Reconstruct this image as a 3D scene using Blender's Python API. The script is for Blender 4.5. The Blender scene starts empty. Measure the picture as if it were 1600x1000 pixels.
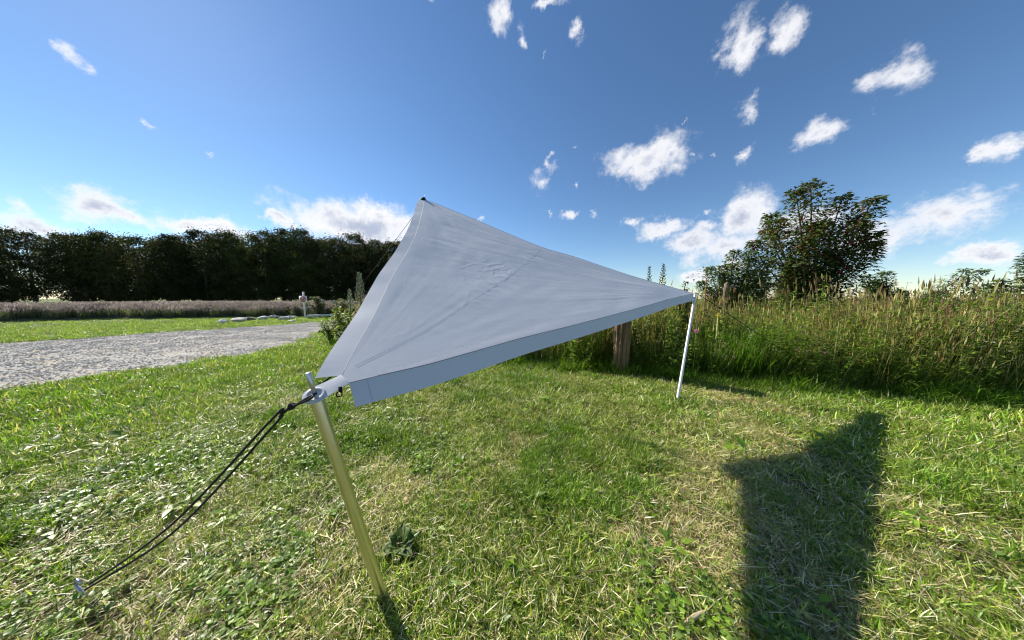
import bpy, math, random
import numpy as np
from mathutils import Vector, Matrix
R = math.radians
rnd = random.Random(7)
rng = np.random.default_rng(7)
scene = bpy.context.scene
C = scene.collection

# ------------------------------------------------------------------ camera
CAM_H = 1.2
FPX = 361.0            # focal length in pixels of the 1600 px wide photograph (ultra-wide phone lens)
PITCH = math.atan((500 - 467) / FPX)
cam_d = bpy.data.cameras.new('camera'); cam = bpy.data.objects.new('camera', cam_d); C.objects.link(cam)
cam_d.sensor_fit = 'HORIZONTAL'; cam_d.sensor_width = 36.0; cam_d.lens = 36.0 * FPX / 1600
cam_d.clip_start = 0.02; cam_d.clip_end = 6000
cam.location = (0, 0, CAM_H); cam.rotation_euler = (R(90) - PITCH, 0, 0)
scene.camera = cam
scene.render.resolution_x = 1024; scene.render.resolution_y = 640
scene.view_settings.view_transform = 'Standard'; scene.view_settings.look = 'None'
scene.view_settings.gamma = 1.0; scene.view_settings.exposure = 0.85
scene.cycles.max_bounces = 6; scene.cycles.transparent_max_bounces = 8
scene.cycles.use_denoising = True; scene.cycles.filter_width = 1.15

CP, SP = math.cos(PITCH), math.sin(PITCH)
def ray(px, py):
    u = (px - 800) / FPX; v = (500 - py) / FPX
    return Vector((u, CP + v * SP, -SP + v * CP))
def at(px, py, Y):                       # the point on a pixel's ray at world depth Y
    d = ray(px, py); return Vector((0, 0, CAM_H)) + d * (Y / d.y)
def ground(px, py, z=0.0):
    d = ray(px, py); return Vector((0, 0, CAM_H)) + d * ((z - CAM_H) / d.z)

# ------------------------------------------------------------------ sun and sky
SUN = Vector((-1.08, 0.74, 1.0)).normalized()          # towards the sun
elev = math.asin(SUN.z); azim = math.atan2(SUN.x, SUN.y)   # azimuth from +Y towards +X
sun_d = bpy.data.lights.new('sun', 'SUN'); sun_o = bpy.data.objects.new('sun', sun_d); C.objects.link(sun_o)
sun_d.energy = 5.0; sun_d.angle = R(0.53); sun_d.color = (1.0, 0.93, 0.82)
sun_o.location = (-20, 14, 20)
sun_o.rotation_euler = SUN.to_track_quat('Z', 'Y').to_euler()

world = bpy.data.worlds.new('World'); scene.world = world; world.use_nodes = True
wn, wl = world.node_tree.nodes, world.node_tree.links
wn.clear(); world.cycles.sampling_method = "MANUAL"; world.cycles.sample_map_resolution = 512
SKY_STRENGTH = 0.08
def WN(t, **kw):
    n = wn.new(t)
    for k, v in kw.items(): setattr(n, k, v)
    return n
def wmath(op, a, b=None, c=None, clamp=False):
    n = WN('ShaderNodeMath', operation=op); n.use_clamp = clamp
    for i, s in enumerate((a, b, c)):
        if s is None: continue
        if isinstance(s, (int, float)): n.inputs[i].default_value = s
        else: wl.new(s, n.inputs[i])
    return n.outputs[0]
sky = WN('ShaderNodeTexSky', sky_type='NISHITA'); sky.sun_disc = False
sky.sun_elevation = elev; sky.sun_rotation = azim
sky.altitude = 150; sky.air_density = 1.0; sky.dust_density = 0.05; sky.ozone_density = 3.4
tc = WN('ShaderNodeTexCoord')
sep = WN('ShaderNodeSeparateXYZ'); wl.new(tc.outputs['Generated'], sep.inputs[0])
az = wmath('ARCTAN2', sep.outputs[0], sep.outputs[1]); el = wmath('ARCSINE', sep.outputs[2])
uv = WN('ShaderNodeCombineXYZ'); wl.new(az, uv.inputs[0]); wl.new(el, uv.inputs[1])
def wnoise(scale, detail, rough, vec=None, lac=2.0):
    n = WN('ShaderNodeTexNoise'); n.inputs['Scale'].default_value = scale
    n.inputs['Detail'].default_value = detail; n.inputs['Roughness'].default_value = rough
    n.inputs['Lacunarity'].default_value = lac
    wl.new(vec if vec is not None else tc.outputs['Generated'], n.inputs['Vector']); return n
warp = wnoise(9.0, 6, 0.68)
wv = WN('ShaderNodeVectorMath', operation='SUBTRACT'); wl.new(warp.outputs['Color'], wv.inputs[0]); wv.inputs[1].default_value = (.5, .5, .5)
ws = WN('ShaderNodeVectorMath', operation='MULTIPLY_ADD'); wl.new(wv.outputs[0], ws.inputs[0])
ws.inputs[1].default_value = (.17, .13, 0); wl.new(uv.outputs[0], ws.inputs[2])
UV = ws.outputs[0]
# clouds: pixel centre and half sizes in the photograph (turned into azimuth / elevation), thickness
CLOUDS = [(570,354,80,23,.85),(530,344,48,12,.45),(590,338,36,12,.5),(432,340,26,9,.25),(1008,250,52,30,.45),(1050,240,20,18,.1),(846,280,22,24,.12),(852,247,10,7,-.1),
 (892,333,14,8,0),(926,330,8,13,-.15),(898,290,7,7,-.3),(988,345,28,9,.05),(1035,356,40,14,.3),(1085,372,48,18,.45),(1130,384,52,20,.5),(1100,352,30,9,.1),
 (1162,338,40,27,.6),(1095,432,28,15,.2),(1150,420,30,14,.2),(1160,72,30,46,.4),(1163,172,24,28,.0),(1168,240,22,16,-.1),(778,20,17,34,.08),(815,58,10,24,-.15),
 (858,6,28,14,.15),(902,52,13,22,-.05),(672,2,20,10,.0),(1070,192,10,7,-.35),(1112,236,12,9,-.3),(900,224,7,5,-.35),(1078,242,9,7,-.35),
 (742,345,14,5,-.2),(860,330,6,10,-.4),(852,88,6,7,-.4),(1100,330,14,8,-.25),
 # the same sky going on either side of the photograph
 (300,352,80,16,.5),(180,330,60,20,.4),(60,350,70,20,.4),(230,190,22,12,-.1),(120,90,40,20,.0),(340,250,14,9,-.2),
 (1250,345,60,26,.4),(1340,375,70,22,.4),(1470,340,70,30,.5),(1290,205,40,22,.2),(1400,110,50,36,.2),(1560,230,40,26,.2),(1230,60,30,40,.2),(1560,400,60,16,.3)]
def azel(px, py):
    d = ray(px, py).normalized(); return math.atan2(d.x, d.y), math.asin(d.z)
extra = []
r2 = random.Random(3)
for k in range(20):                      # and behind the camera
    extra.append((math.pi + r2.uniform(-1.7, 1.7), r2.uniform(.12, .75), r2.uniform(.06, .2), r2.uniform(.03, .07), r2.uniform(0, .4)))
m = None
blobs = []
for px, py, rx, ry, w in CLOUDS:
    a, e = azel(px, py); a1, _ = azel(px + rx, py); a0, _ = azel(px - rx, py); _, e1 = azel(px, py - ry); _, e0 = azel(px, py + ry)
    blobs.append((a, e, abs(a1 - a0) / 2, abs(e1 - e0) / 2, w))
for a, e, ra, re, w in blobs + extra:
    for off in ((0,) if abs(a) < 2.6 else (0, -math.copysign(2 * math.pi, a))):
        n = WN('ShaderNodeVectorMath', operation='MULTIPLY_ADD'); wl.new(UV, n.inputs[0])
        n.inputs[1].default_value = (1 / ra, 1 / re, 0); n.inputs[2].default_value = (-(a + off) / ra, -e / re, 0)
        q = WN('ShaderNodeVectorMath', operation='LENGTH'); wl.new(n.outputs[0], q.inputs[0])
        # 1 - distance, plus thickness
        d = wmath('SUBTRACT', 1.0 + w, q.outputs['Value'])
        m = d if m is None else wmath('MAXIMUM', m, d)
n2 = wnoise(14.0, 9, 0.66)
n3 = wnoise(4.5, 3, 0.5)
base = wmath('MAXIMUM', m, -1.5)
nz = wmath('MULTIPLY_ADD', n2.outputs[0], 2.6, -1.42)
val = wmath('ADD', base, nz)
mr = WN('ShaderNodeMapRange', interpolation_type='SMOOTHSTEP'); wl.new(val, mr.inputs[0])
mr.inputs[1].default_value = -0.15; mr.inputs[2].default_value = 1.0; mr.inputs[4].default_value = 0.97
shade = WN('ShaderNodeMapRange', interpolation_type='SMOOTHSTEP'); 
sv = wmath('MULTIPLY_ADD', n3.outputs[0], 1.4, -.7)
wl.new(wmath('ADD', val, sv), shade.inputs[0])
shade.inputs[1].default_value = 0.65; shade.inputs[2].default_value = 1.8
ccol = WN('ShaderNodeMix', data_type='RGBA'); wl.new(shade.outputs[0], ccol.inputs[0])
k = 0.56 / SKY_STRENGTH
ccol.inputs[6].default_value = (1.0 * k, 1.0 * k, 1.03 * k, 1); ccol.inputs[7].default_value = (.50 * k, .56 * k, .70 * k, 1)
smix = WN('ShaderNodeMix', data_type='RGBA'); wl.new(mr.outputs[0], smix.inputs[0])
hs_ = WN('ShaderNodeHueSaturation'); hs_.inputs['Saturation'].default_value = 1.1; wl.new(sky.outputs[0], hs_.inputs['Color'])
wl.new(hs_.outputs[0], smix.inputs[6]); wl.new(ccol.outputs[2], smix.inputs[7])
bg = WN('ShaderNodeBackground'); bg.inputs[1].default_value = SKY_STRENGTH; wl.new(smix.outputs[2], bg.inputs[0])
wo = WN('ShaderNodeOutputWorld'); wl.new(bg.outputs[0], wo.inputs[0])

# ------------------------------------------------------------------ helpers
def tag(o, label=None, cat=None, group=None, kind=None):
    if label: o['label'] = label
    if cat: o['category'] = cat
    if group: o['group'] = group
    if kind: o['kind'] = kind
    return o
def empty(name, loc, label, cat, group=None, rz=0):
    o = bpy.data.objects.new(name, None); C.objects.link(o); o.location = loc; o.rotation_euler = (0, 0, rz)
    o.empty_display_size = .1
    return tag(o, label, cat, group)
def meshdata(name, V, F, mat=None, smooth=True, col=None, mats=None, fmat=None):
    me = bpy.data.meshes.new(name)
    me.from_pydata([tuple(map(float, v)) for v in V], [], [tuple(map(int, f)) for f in F])
    if mat: me.materials.append(mat)
    if mats:
        for m_ in mats: me.materials.append(m_)
        me.polygons.foreach_set('material_index', np.asarray(fmat, dtype=np.int32))
    if smooth: me.polygons.foreach_set('use_smooth', np.ones(len(me.polygons), dtype=bool))
    if col is not None:
        a = me.attributes.new('Col', 'FLOAT_COLOR', 'POINT')
        c = np.ones((len(V), 4), dtype=np.float32); c[:, :3] = np.asarray(col)[:, :3]
        a.data.foreach_set('color', c.ravel())
    me.update(); return me
def obj(name, me, parent=None, link=True):
    o = bpy.data.objects.new(name, me)
    if link: C.objects.link(o)
    if parent is not None:
        o.parent = parent
        if parent.type == 'EMPTY' and parent.parent is None:
            o.matrix_parent_inverse = Matrix.Identity(4)
    return o
class MB:
    def __init__(s): s.v = []; s.f = []; s.c = []
    def add(s, V, F, col=(1, 1, 1)):
        b = len(s.v); s.v += [tuple(x) for x in V]; s.f += [tuple(i + b for i in f) for f in F]
        s.c += [tuple(col)] * len(V) if not hasattr(col[0], '__len__') else [tuple(x) for x in col]
        return s
    def tube(s, pts, rad, n=8, col=(1, 1, 1), cap=True, jitter=0):
        pts = [Vector(p) for p in pts]
        if isinstance(rad, (int, float)): rad = [rad] * len(pts)
        V = []; F = []; ref = Vector((0.31, 0.17, 1)).normalized()
        t0 = (pts[1] - pts[0]).normalized()
        if abs(t0.dot(ref)) > .95: ref = Vector((1, 0.2, 0)).normalized()
        a = t0.cross(ref).normalized()
        for i, p in enumerate(pts):
            t = (pts[min(i + 1, len(pts) - 1)] - pts[max(i - 1, 0)]).normalized()
            a = (a - t * a.dot(t)).normalized(); b = t.cross(a)
            for k in range(n):
                th = 2 * math.pi * k / n; r = rad[i] * (1 + (rnd.uniform(-jitter, jitter) if jitter else 0))
                V.append(p + (a * math.cos(th) + b * math.sin(th)) * r)
        for i in range(len(pts) - 1):
            for k in range(n):
                F.append((i * n + k, i * n + (k + 1) % n, (i + 1) * n + (k + 1) % n, (i + 1) * n + k))
        if cap: F.append(tuple(range(n))[::-1]); F.append(tuple(range((len(pts) - 1) * n, len(pts) * n)))
        return s.add(V, F, col)
    def box(s, c, size, rot=None, col=(1, 1, 1)):
        c = Vector(c); h = Vector(size) / 2; M = rot or Matrix.Identity(3); V = []
        for x in (-1, 1):
            for y in (-1, 1):
                for z in (-1, 1): V.append(c + M @ Vector((x * h.x, y * h.y, z * h.z)))
        return s.add(V, [(0, 1, 3, 2), (4, 6, 7, 5), (0, 4, 5, 1), (2, 3, 7, 6), (0, 2, 6, 4), (1, 5, 7, 3)], col)
    def leaf(s, p, d, up, L, W, col, fold=.15, droop=.2):
        d = Vector(d).normalized(); side = d.cross(Vector(up))
        if side.length < 1e-3: side = d.cross(Vector((1, 0, 0)))
        side.normalize(); n = side.cross(d).normalized(); p = Vector(p)
        mid = p + d * L * .45; tip = p + d * L - n * droop * L
        V = [p, mid + side * W / 2 + n * fold * W, mid - n * .02 * L, mid - side * W / 2 + n * fold * W, tip]
        return s.add(V, [(0, 1, 2), (0, 2, 3), (2, 1, 4), (3, 2, 4)], col)
    def build(s, name, mat, parent=None, smooth=True, link=True):
        return obj(name, meshdata(name, s.v, s.f, mat, smooth, s.c), parent, link)
    def data(s, name, mat, smooth=True): return meshdata(name, s.v, s.f, mat, smooth, s.c)
def vnoise(x, y, seed=0):                # smooth value noise on numpy arrays, 0..1
    x = np.asarray(x, float); y = np.asarray(y, float)
    xi = np.floor(x).astype(np.int64); yi = np.floor(y).astype(np.int64); fx = x - xi; fy = y - yi
    fx = fx * fx * (3 - 2 * fx); fy = fy * fy * (3 - 2 * fy)
    def h(a, b):
        n = (a * 374761393 + b * 668265263 + seed * 982451653) & 0x7fffffff
        n = ((n ^ (n >> 13)) * 1274126177) & 0x7fffffff
        n = n ^ (n >> 16)
        return (n % 100003) / 100003.0
    return (h(xi, yi) * (1 - fx) + h(xi + 1, yi) * fx) * (1 - fy) + (h(xi, yi + 1) * (1 - fx) + h(xi + 1, yi + 1) * fx) * fy
def fbm(x, y, oct=4, seed=0):
    t = 0; a = .5; n = 0
    for k in range(oct): t = t + a * vnoise(x * 2 ** k, y * 2 ** k, seed + k); n += a; a *= .5
    return t / n

# ------------------------------------------------------------------ materials
def newmat(name):
    m_ = bpy.data.materials.new(name); m_.use_nodes = True; nt = m_.node_tree
    return m_, nt.nodes, nt.links, nt.nodes['Principled BSDF'], nt.nodes['Material Output']
def ramp(nd, lk, fac, stops):
    r = nd.new('ShaderNodeValToRGB')
    while len(r.color_ramp.elements) < len(stops): r.color_ramp.elements.new(.5)
    for e, (p, c) in zip(r.color_ramp.elements, stops): e.position = p; e.color = (*c, 1)
    lk.new(fac, r.inputs[0]); return r.outputs[0]
def noise(nd, lk, scale, detail=4, rough=.6, vec=None):
    n = nd.new('ShaderNodeTexNoise'); n.inputs['Scale'].default_value = scale; n.inputs['Detail'].default_value = detail
    n.inputs['Roughness'].default_value = rough
    if vec is not None: lk.new(vec, n.inputs['Vector'])
    return n.outputs[0]
def bump(nd, lk, h, bs, strength=.4, dist=.01):
    b = nd.new('ShaderNodeBump'); b.inputs['Strength'].default_value = strength; b.inputs['Distance'].default_value = dist
    lk.new(h, b.inputs['Height']); lk.new(b.outputs[0], bs.inputs['Normal']); return b
def mixc(nd, lk, fac, a, b, mode='MIX'):
    n = nd.new('ShaderNodeMix'); n.data_type = 'RGBA'; n.blend_type = mode
    for i, s in ((0, fac), (6, a), (7, b)):
        if hasattr(s, 'is_linked'): lk.new(s, n.inputs[i])
        elif isinstance(s, (int, float)): n.inputs[i].default_value = s
        else: n.inputs[i].default_value = (*s, 1)
    return n.outputs[2]
def plant_mat(name, transl=.35, rough=.5, spec=.35, patch=None, vary=.35):
    m_, nd, lk, bs, out = newmat(name)
    at_ = nd.new('ShaderNodeAttribute'); at_.attribute_name = 'Col'
    geo = nd.new('ShaderNodeNewGeometry'); oi = nd.new('ShaderNodeObjectInfo')
    hsv = nd.new('ShaderNodeHueSaturation'); lk.new(at_.outputs['Color'], hsv.inputs['Color'])
    mm = nd.new('ShaderNodeMapRange'); lk.new(oi.outputs['Random'], mm.inputs[0]); mm.inputs[3].default_value = 1 - vary; mm.inputs[4].default_value = 1 + vary
    lk.new(mm.outputs[0], hsv.inputs['Value'])
    col = hsv.outputs[0]
    if patch:                            # drier and lusher patches of turf
        nz = noise(nd, lk, patch, 3, .6, geo.outputs['Position'])
        f = ramp(nd, lk, nz, [(.42, (0, 0, 0)), (.62, (1, 1, 1))])
        dry = mixc(nd, lk, .15, col, (.36, .31, .10))
        col = mixc(nd, lk, f, col, dry)
    lk.new(col, bs.inputs['Base Color']); bs.inputs['Roughness'].default_value = rough
    bs.inputs['Specular IOR Level'].default_value = spec
    tr = nd.new('ShaderNodeBsdfTranslucent')
    bright = mixc(nd, lk, 1.0, col, (1.25, 1.3, .75), 'MULTIPLY'); lk.new(bright, tr.inputs[0])
    mx = nd.new('ShaderNodeMixShader'); mx.inputs[0].default_value = transl
    lk.new(bs.outputs[0], mx.inputs[1]); lk.new(tr.outputs[0], mx.inputs[2]); lk.new(mx.outputs[0], out.inputs[0])
    return m_
def simple(name, col, rough=.6, metal=0.0, spec=.4, var=.15, scale=30, bmp=.2, bdist=.002):
    m_, nd, lk, bs, out = newmat(name)
    tcn = nd.new('ShaderNodeTexCoord'); nz = noise(nd, lk, scale, 5, .6, tcn.outputs['Object'])
    lo = tuple(c * (1 - var) for c in col); hi = tuple(min(1, c * (1 + var)) for c in col)
    lk.new(ramp(nd, lk, nz, [(.3, lo), (.7, hi)]), bs.inputs['Base Color'])
    bs.inputs['Roughness'].default_value = rough; bs.inputs['Metallic'].default_value = metal; bs.inputs['Specular IOR Level'].default_value = spec
    if bmp: bump(nd, lk, nz, bs, bmp, bdist)
    return m_
M_grass = plant_mat('turf_blades', .36, .42, .42, patch=1.3)
M_meadow = plant_mat('meadow_stems', .54, .5, .3, vary=.35)
M_leaf = plant_mat('leaves', .32, .6, .2, vary=.25)
M_wood_leaf = plant_mat('woodland_leaves', .22, .6, .2, vary=.3)
M_bark = simple('bark', (.09, .07, .05), .9, var=.35, scale=12, bmp=.6, bdist=.02)

# ground
m_, nd, lk, bs, out = newmat('ground_soil_and_turf'); M_ground = m_
geo = nd.new('ShaderNodeNewGeometry'); pos = geo.outputs['Position']
fine = noise(nd, lk, 60, 6, .65, pos); mid = noise(nd, lk, 1.6, 4, .6, pos)
soil = ramp(nd, lk, fine, [(.3, (.045, .032, .02)), (.7, (.17, .125, .08))])
turf = ramp(nd, lk, fine, [(.25, (.05, .075, .018)), (.75, (.15, .19, .045))])
near = nd.new('ShaderNodeVectorMath'); near.operation = 'LENGTH'; lk.new(pos, near.inputs[0])
mrr = nd.new('ShaderNodeMapRange'); lk.new(near.outputs['Value'], mrr.inputs[0]); mrr.inputs[1].default_value = 2; mrr.inputs[2].default_value = 9
mrr.inputs[3].default_value = .3
lk.new(mixc(nd, lk, mrr.outputs[0], soil, turf), bs.inputs['Base Color']); bs.inputs['Roughness'].default_value = .95
bs.inputs['Specular IOR Level'].default_value = .1
bump(nd, lk, fine, bs, .7, .02)

# gravel
m_, nd, lk, bs, out = newmat('gravel'); M_gravel = m_
geo = nd.new('ShaderNodeNewGeometry'); pos = geo.outputs['Position']
vor = nd.new('ShaderNodeTexVoronoi'); vor.inputs['Scale'].default_value = 38; lk.new(pos, vor.inputs['Vector'])
g1 = nd.new('ShaderNodeSeparateColor'); lk.new(vor.outputs['Color'], g1.inputs[0])
stone = ramp(nd, lk, g1.outputs[0], [(0, (.13, .125, .115)), (.5, (.26, .25, .23)), (1, (.44, .42, .38))])
big = noise(nd, lk, 2.2, 6, .7, pos)
f = ramp(nd, lk, big, [(.5, (0, 0, 0)), (.68, (1, 1, 1))])
lk.new(mixc(nd, lk, f, stone, (.32, .26, .17)), bs.inputs['Base Color']); bs.inputs['Roughness'].default_value = .9
bump(nd, lk, vor.outputs['Distance'], bs, .8, .02)

# fabric
def fabric(name, base, transl):
    m_, nd, lk, bs, out = newmat(name)
    tcn = nd.new('ShaderNodeTexCoord'); po = tcn.outputs['Object']
    n1 = noise(nd, lk, 9, 5, .65, po); n2_ = noise(nd, lk, 700, 2, .5, po); n3_ = noise(nd, lk, 2.0, 3, .5, po)
    c = ramp(nd, lk, n3_, [(.3, tuple(b * .95 for b in base)), (.7, base)])
    lk.new(c, bs.inputs['Base Color']); bs.inputs['Roughness'].default_value = .55; bs.inputs['Specular IOR Level'].default_value = .35
    b1 = nd.new('ShaderNodeBump'); b1.inputs['Strength'].default_value = .035; b1.inputs['Distance'].default_value = .03; lk.new(n1, b1.inputs['Height'])
    b2 = nd.new('ShaderNodeBump'); b2.inputs['Strength'].default_value = .08; b2.inputs['Distance'].default_value = .0008; lk.new(n2_, b2.inputs['Height'])
    lk.new(b1.outputs[0], b2.inputs['Normal']); lk.new(b2.outputs[0], bs.inputs['Normal'])
    tr = nd.new('ShaderNodeBsdfTranslucent'); lk.new(c, tr.inputs[0]); lk.new(b1.outputs[0], tr.inputs['Normal'])
    mx = nd.new('ShaderNodeMixShader'); mx.inputs[0].default_value = transl
    lk.new(bs.outputs[0], mx.inputs[1]); lk.new(tr.outputs[0], mx.inputs[2]); lk.new(mx.outputs[0], out.inputs[0])
    return m_
M_fabric = fabric('coated_white_fabric', (.645, .65, .675), .08)
M_thread = simple('stitching', (.48, .47, .51), .8, var=.2, scale=80, bmp=0)  # thread toned darker, painting in the shadow line of the seam's lap
M_piping = simple('dark_piping', (.22, .21, .27), .8, var=.1, bmp=0)
M_seam = fabric('seam_tape', (.625, .63, .655), .07)
M_rope = simple('black_rope', (.012, .012, .013), .7, var=.5, scale=220, bmp=.6, bdist=.002)
m_, nd, lk, bs, out = newmat('brushed_aluminium'); M_alu = m_
tcn = nd.new('ShaderNodeTexCoord'); mp = nd.new('ShaderNodeMapping'); mp.inputs['Scale'].default_value = (60, 60, 1.5); lk.new(tcn.outputs['Object'], mp.inputs[0])
nz = noise(nd, lk, 3, 5, .6, mp.outputs[0])
lk.new(ramp(nd, lk, nz, [(.3, (.68, .62, .42)), (.7, (.82, .76, .55))]), bs.inputs['Base Color'])  # gold tint paints in the grass reflected by the plain metal
bs.inputs['Metallic'].default_value = 1; lk.new(ramp(nd, lk, nz, [(.3, (.30, .30, .30)), (.7, (.42, .42, .42))]), bs.inputs['Roughness'])
M_ring = simple('grey_plastic_ring', (.50, .50, .53), .35, spec=.5, var=.05, bmp=0)
M_black = simple('black_plastic', (.012, .012, .013), .7, spec=.15, bmp=0)
M_steel = simple('galvanised_steel', (.55, .55, .56), .35, metal=1, var=.1, bmp=0)

# ------------------------------------------------------------------ ground, track, beds
def poly_sheet(name, pts, z, mat):
    me = bpy.data.meshes.new(name); me.from_pydata([(x, y, z) for x, y in pts], [], [tuple(range(len(pts)))]); me.materials.append(mat)
    return obj(name, me)
def inside(pts, x, y):
    x = np.asarray(x); y = np.asarray(y); r = np.zeros(x.shape, bool); n = len(pts); j = n - 1
    for i in range(n):
        xi, yi = pts[i]; xj, yj = pts[j]
        c = ((yi > y) != (yj > y)) & (x < (xj - xi) * (y - yi) / (yj - yi + 1e-12) + xi); r ^= c; j = i
    return r
S = 3000
tag(poly_sheet('ground', [(-S, -S), (S, -S), (S, S), (-S, S)], 0, M_ground), kind='structure')
def smooth(pts, k=5):
    out = []
    n = len(pts)
    for i in range(n - 1):
        p0, p1, p2, p3 = (np.array(pts[max(i - 1, 0)]), np.array(pts[i]), np.array(pts[i + 1]), np.array(pts[min(i + 2, n - 1)]))
        for t in np.linspace(0, 1, k, endpoint=False):
            out.append(tuple(.5 * (2 * p1 + (p2 - p0) * t + (2 * p0 - 5 * p1 + 4 * p2 - p3) * t * t + (3 * p1 - p0 - 3 * p2 + p3) * t ** 3)))
    out.append(tuple(pts[-1])); return out
near_edge = smooth([(-11, -6), (-8.2, 0), (-6.5, 3), (-5.6, 5.4), (-6.6, 7.7), (-7.2, 9.6), (-6.6, 12), (-4, 15), (2, 17.5), (10, 19)], 8)
far_edge = smooth([(-20, -6), (-16.5, 2), (-13.2, 7), (-10.9, 10.3), (-9.7, 12.6), (-7.6, 15.6), (-4, 18.5), (2, 21), (10, 22.5)], 8)
near_edge = [(x + .12 * math.sin(i * 1.7) + .08 * math.sin(i * 4.1), y) for i, (x, y) in enumerate(near_edge)]
far_edge = [(x + .15 * math.sin(i * 1.3), y + .1 * math.sin(i * 3.1)) for i, (x, y) in enumerate(far_edge)]
PATH = near_edge + far_edge[::-1]
tag(poly_sheet('gravel_track', PATH, .004, M_gravel), kind='structure')
MEADOW = [(-5.2, 7.0), (-4.7, 6.0), (-3.7, 5.2), (-2, 4.75), (0, 4.0)] + [tuple(ground(*p_)[:2]) for p_ in ((880, 583), (985, 589), (1060, 598), (1175, 611))] + [(6, 2.3), (13, 1.2), (22, 4), (20, 14), (10, 15.5), (1, 13.5), (-3.6, 11), (-5.4, 8.6)]
BED = [(-30, 9), (-24, 13.2), (-16, 14.6), (-12, 15.2), (-10.3, 16.2), (-9.3, 19), (-9, 26), (-34, 26)]

# ------------------------------------------------------------------ instanced ground cover (uncountable stuff)
def instancer(name, P, rot, scl, vid, meshes, mat):
    col = bpy.data.collections.new(name + '_variants')
    for i, me in enumerate(meshes):
        o = bpy.data.objects.new('%s_variant_%02d' % (name, i), me); col.objects.link(o)
    me = bpy.data.meshes.new(name); me.vertices.add(len(P)); me.vertices.foreach_set('co', np.asarray(P, np.float32).ravel())
    a = me.attributes.new('rot', 'FLOAT_VECTOR', 'POINT'); a.data.foreach_set('vector', np.asarray(rot, np.float32).ravel())
    a = me.attributes.new('scl', 'FLOAT', 'POINT'); a.data.foreach_set('value', np.asarray(scl, np.float32))
    a = me.attributes.new('vid', 'INT', 'POINT'); a.data.foreach_set('value', np.asarray(vid, np.int32))
    me.materials.append(mat)
    o = obj(name, me); tag(o, kind='stuff')
    g = bpy.data.node_groups.new(name + '_scatter', 'GeometryNodeTree')
    g.interface.new_socket('Geometry', in_out='INPUT', socket_type='NodeSocketGeometry'); g.interface.new_socket('Geometry', in_out='OUTPUT', socket_type='NodeSocketGeometry')
    N, L = g.nodes, g.links; gi = N.new('NodeGroupInput'); go = N.new('NodeGroupOutput')
    ci = N.new('GeometryNodeCollectionInfo'); ci.inputs['Collection'].default_value = col
    ci.inputs['Separate Children'].default_value = True; ci.inputs['Reset Children'].default_value = True
    iop = N.new('GeometryNodeInstanceOnPoints'); iop.inputs['Pick Instance'].default_value = True
    def na(nm, ty):
        n = N.new('GeometryNodeInputNamedAttribute'); n.data_type = ty; n.inputs['Name'].default_value = nm; return n.outputs['Attribute']
    L.new(gi.outputs[0], iop.inputs['Points']); L.new(ci.outputs[0], iop.inputs['Instance']); L.new(na('vid', 'INT'), iop.inputs['Instance Index'])
    L.new(na('rot', 'FLOAT_VECTOR'), iop.inputs['Rotation']); L.new(na('scl', 'FLOAT'), iop.inputs['Scale']); L.new(iop.outputs[0], go.inputs[0])
    md = o.modifiers.new('scatter', 'NODES'); md.node_group = g
    return o
def blades(n, rad, L, W, lean, curl, palette, pw, r, flat=0.0, zmax=.0):
    """curved tapering blades; palette colours with weights; returns V, F, col"""
    a0 = r.uniform(0, 2 * np.pi, n); rr = rad * np.sqrt(r.uniform(0, 1, n)); bx = rr * np.cos(a0); by = rr * np.sin(a0)
    ln = r.uniform(L[0], L[1], n); w = r.uniform(W[0], W[1], n); a = r.uniform(0, 2 * np.pi, n)
    th = r.uniform(lean[0], lean[1], n); cu = r.uniform(curl[0], curl[1], n)
    if flat: 
        fl = r.uniform(0, 1, n) < flat; th = np.where(fl, r.uniform(1.35, 1.6, n), th); cu = np.where(fl, r.uniform(-.1, .15, n), cu)
    z = r.uniform(0, zmax, n) if zmax else np.zeros(n)
    tw = a + r.uniform(-.9, .9, n) + np.pi / 2
    sx, sy = np.cos(tw), np.sin(tw)
    ci = r.choice(len(palette), n, p=np.array(pw) / sum(pw)); pc = np.array(palette)[ci] * r.uniform(.75, 1.25, (n, 1))
    V = np.zeros((n, 7, 3)); x, y, zz = bx.copy(), by.copy(), z.copy(); t = th.copy()
    for k in range(4):
        ww = w * (1, .95, .7, 0)[k] / 2
        if k < 3:
            V[:, 2 * k] = np.stack([x - sx * ww, y - sy * ww, zz], 1); V[:, 2 * k + 1] = np.stack([x + sx * ww, y + sy * ww, zz], 1)
        else: V[:, 6] = np.stack([x, y, zz], 1)
        s = ln / 3; x = x + np.sin(t) * np.cos(a) * s; y = y + np.sin(t) * np.sin(a) * s; zz = np.maximum(zz + np.cos(t) * s, .002); t = t + cu / 3
    o = np.arange(n)[:, None] * 7
    F = [tuple(q) for q in (o + np.array([0, 1, 3, 2])).tolist()] + [tuple(q) for q in (o + np.array([2, 3, 5, 4])).tolist()] + [tuple(q) for q in (o + np.array([4, 5, 6])).tolist()]
    return V.reshape(-1, 3), F, np.repeat(pc, 7, 0)
G1, G2, G3, YG, ST, ST2, BR = (.070, .150, .012), (.140, .265, .020), (.225, .365, .030), (.38, .45, .060), (.60, .52, .26), (.80, .74, .52), (.20, .14, .07)
def merge(name, parts, mat):
    V = []; F = []; c = []
    for v, f, cc in parts:
        b = len(V); V += v.tolist() if hasattr(v, 'tolist') else [tuple(x) for x in v]; F += [tuple(i + b for i in q) for q in f]; c += cc.tolist() if hasattr(cc, 'tolist') else list(cc)
    return meshdata(name, V, F, mat, True, c)
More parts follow.
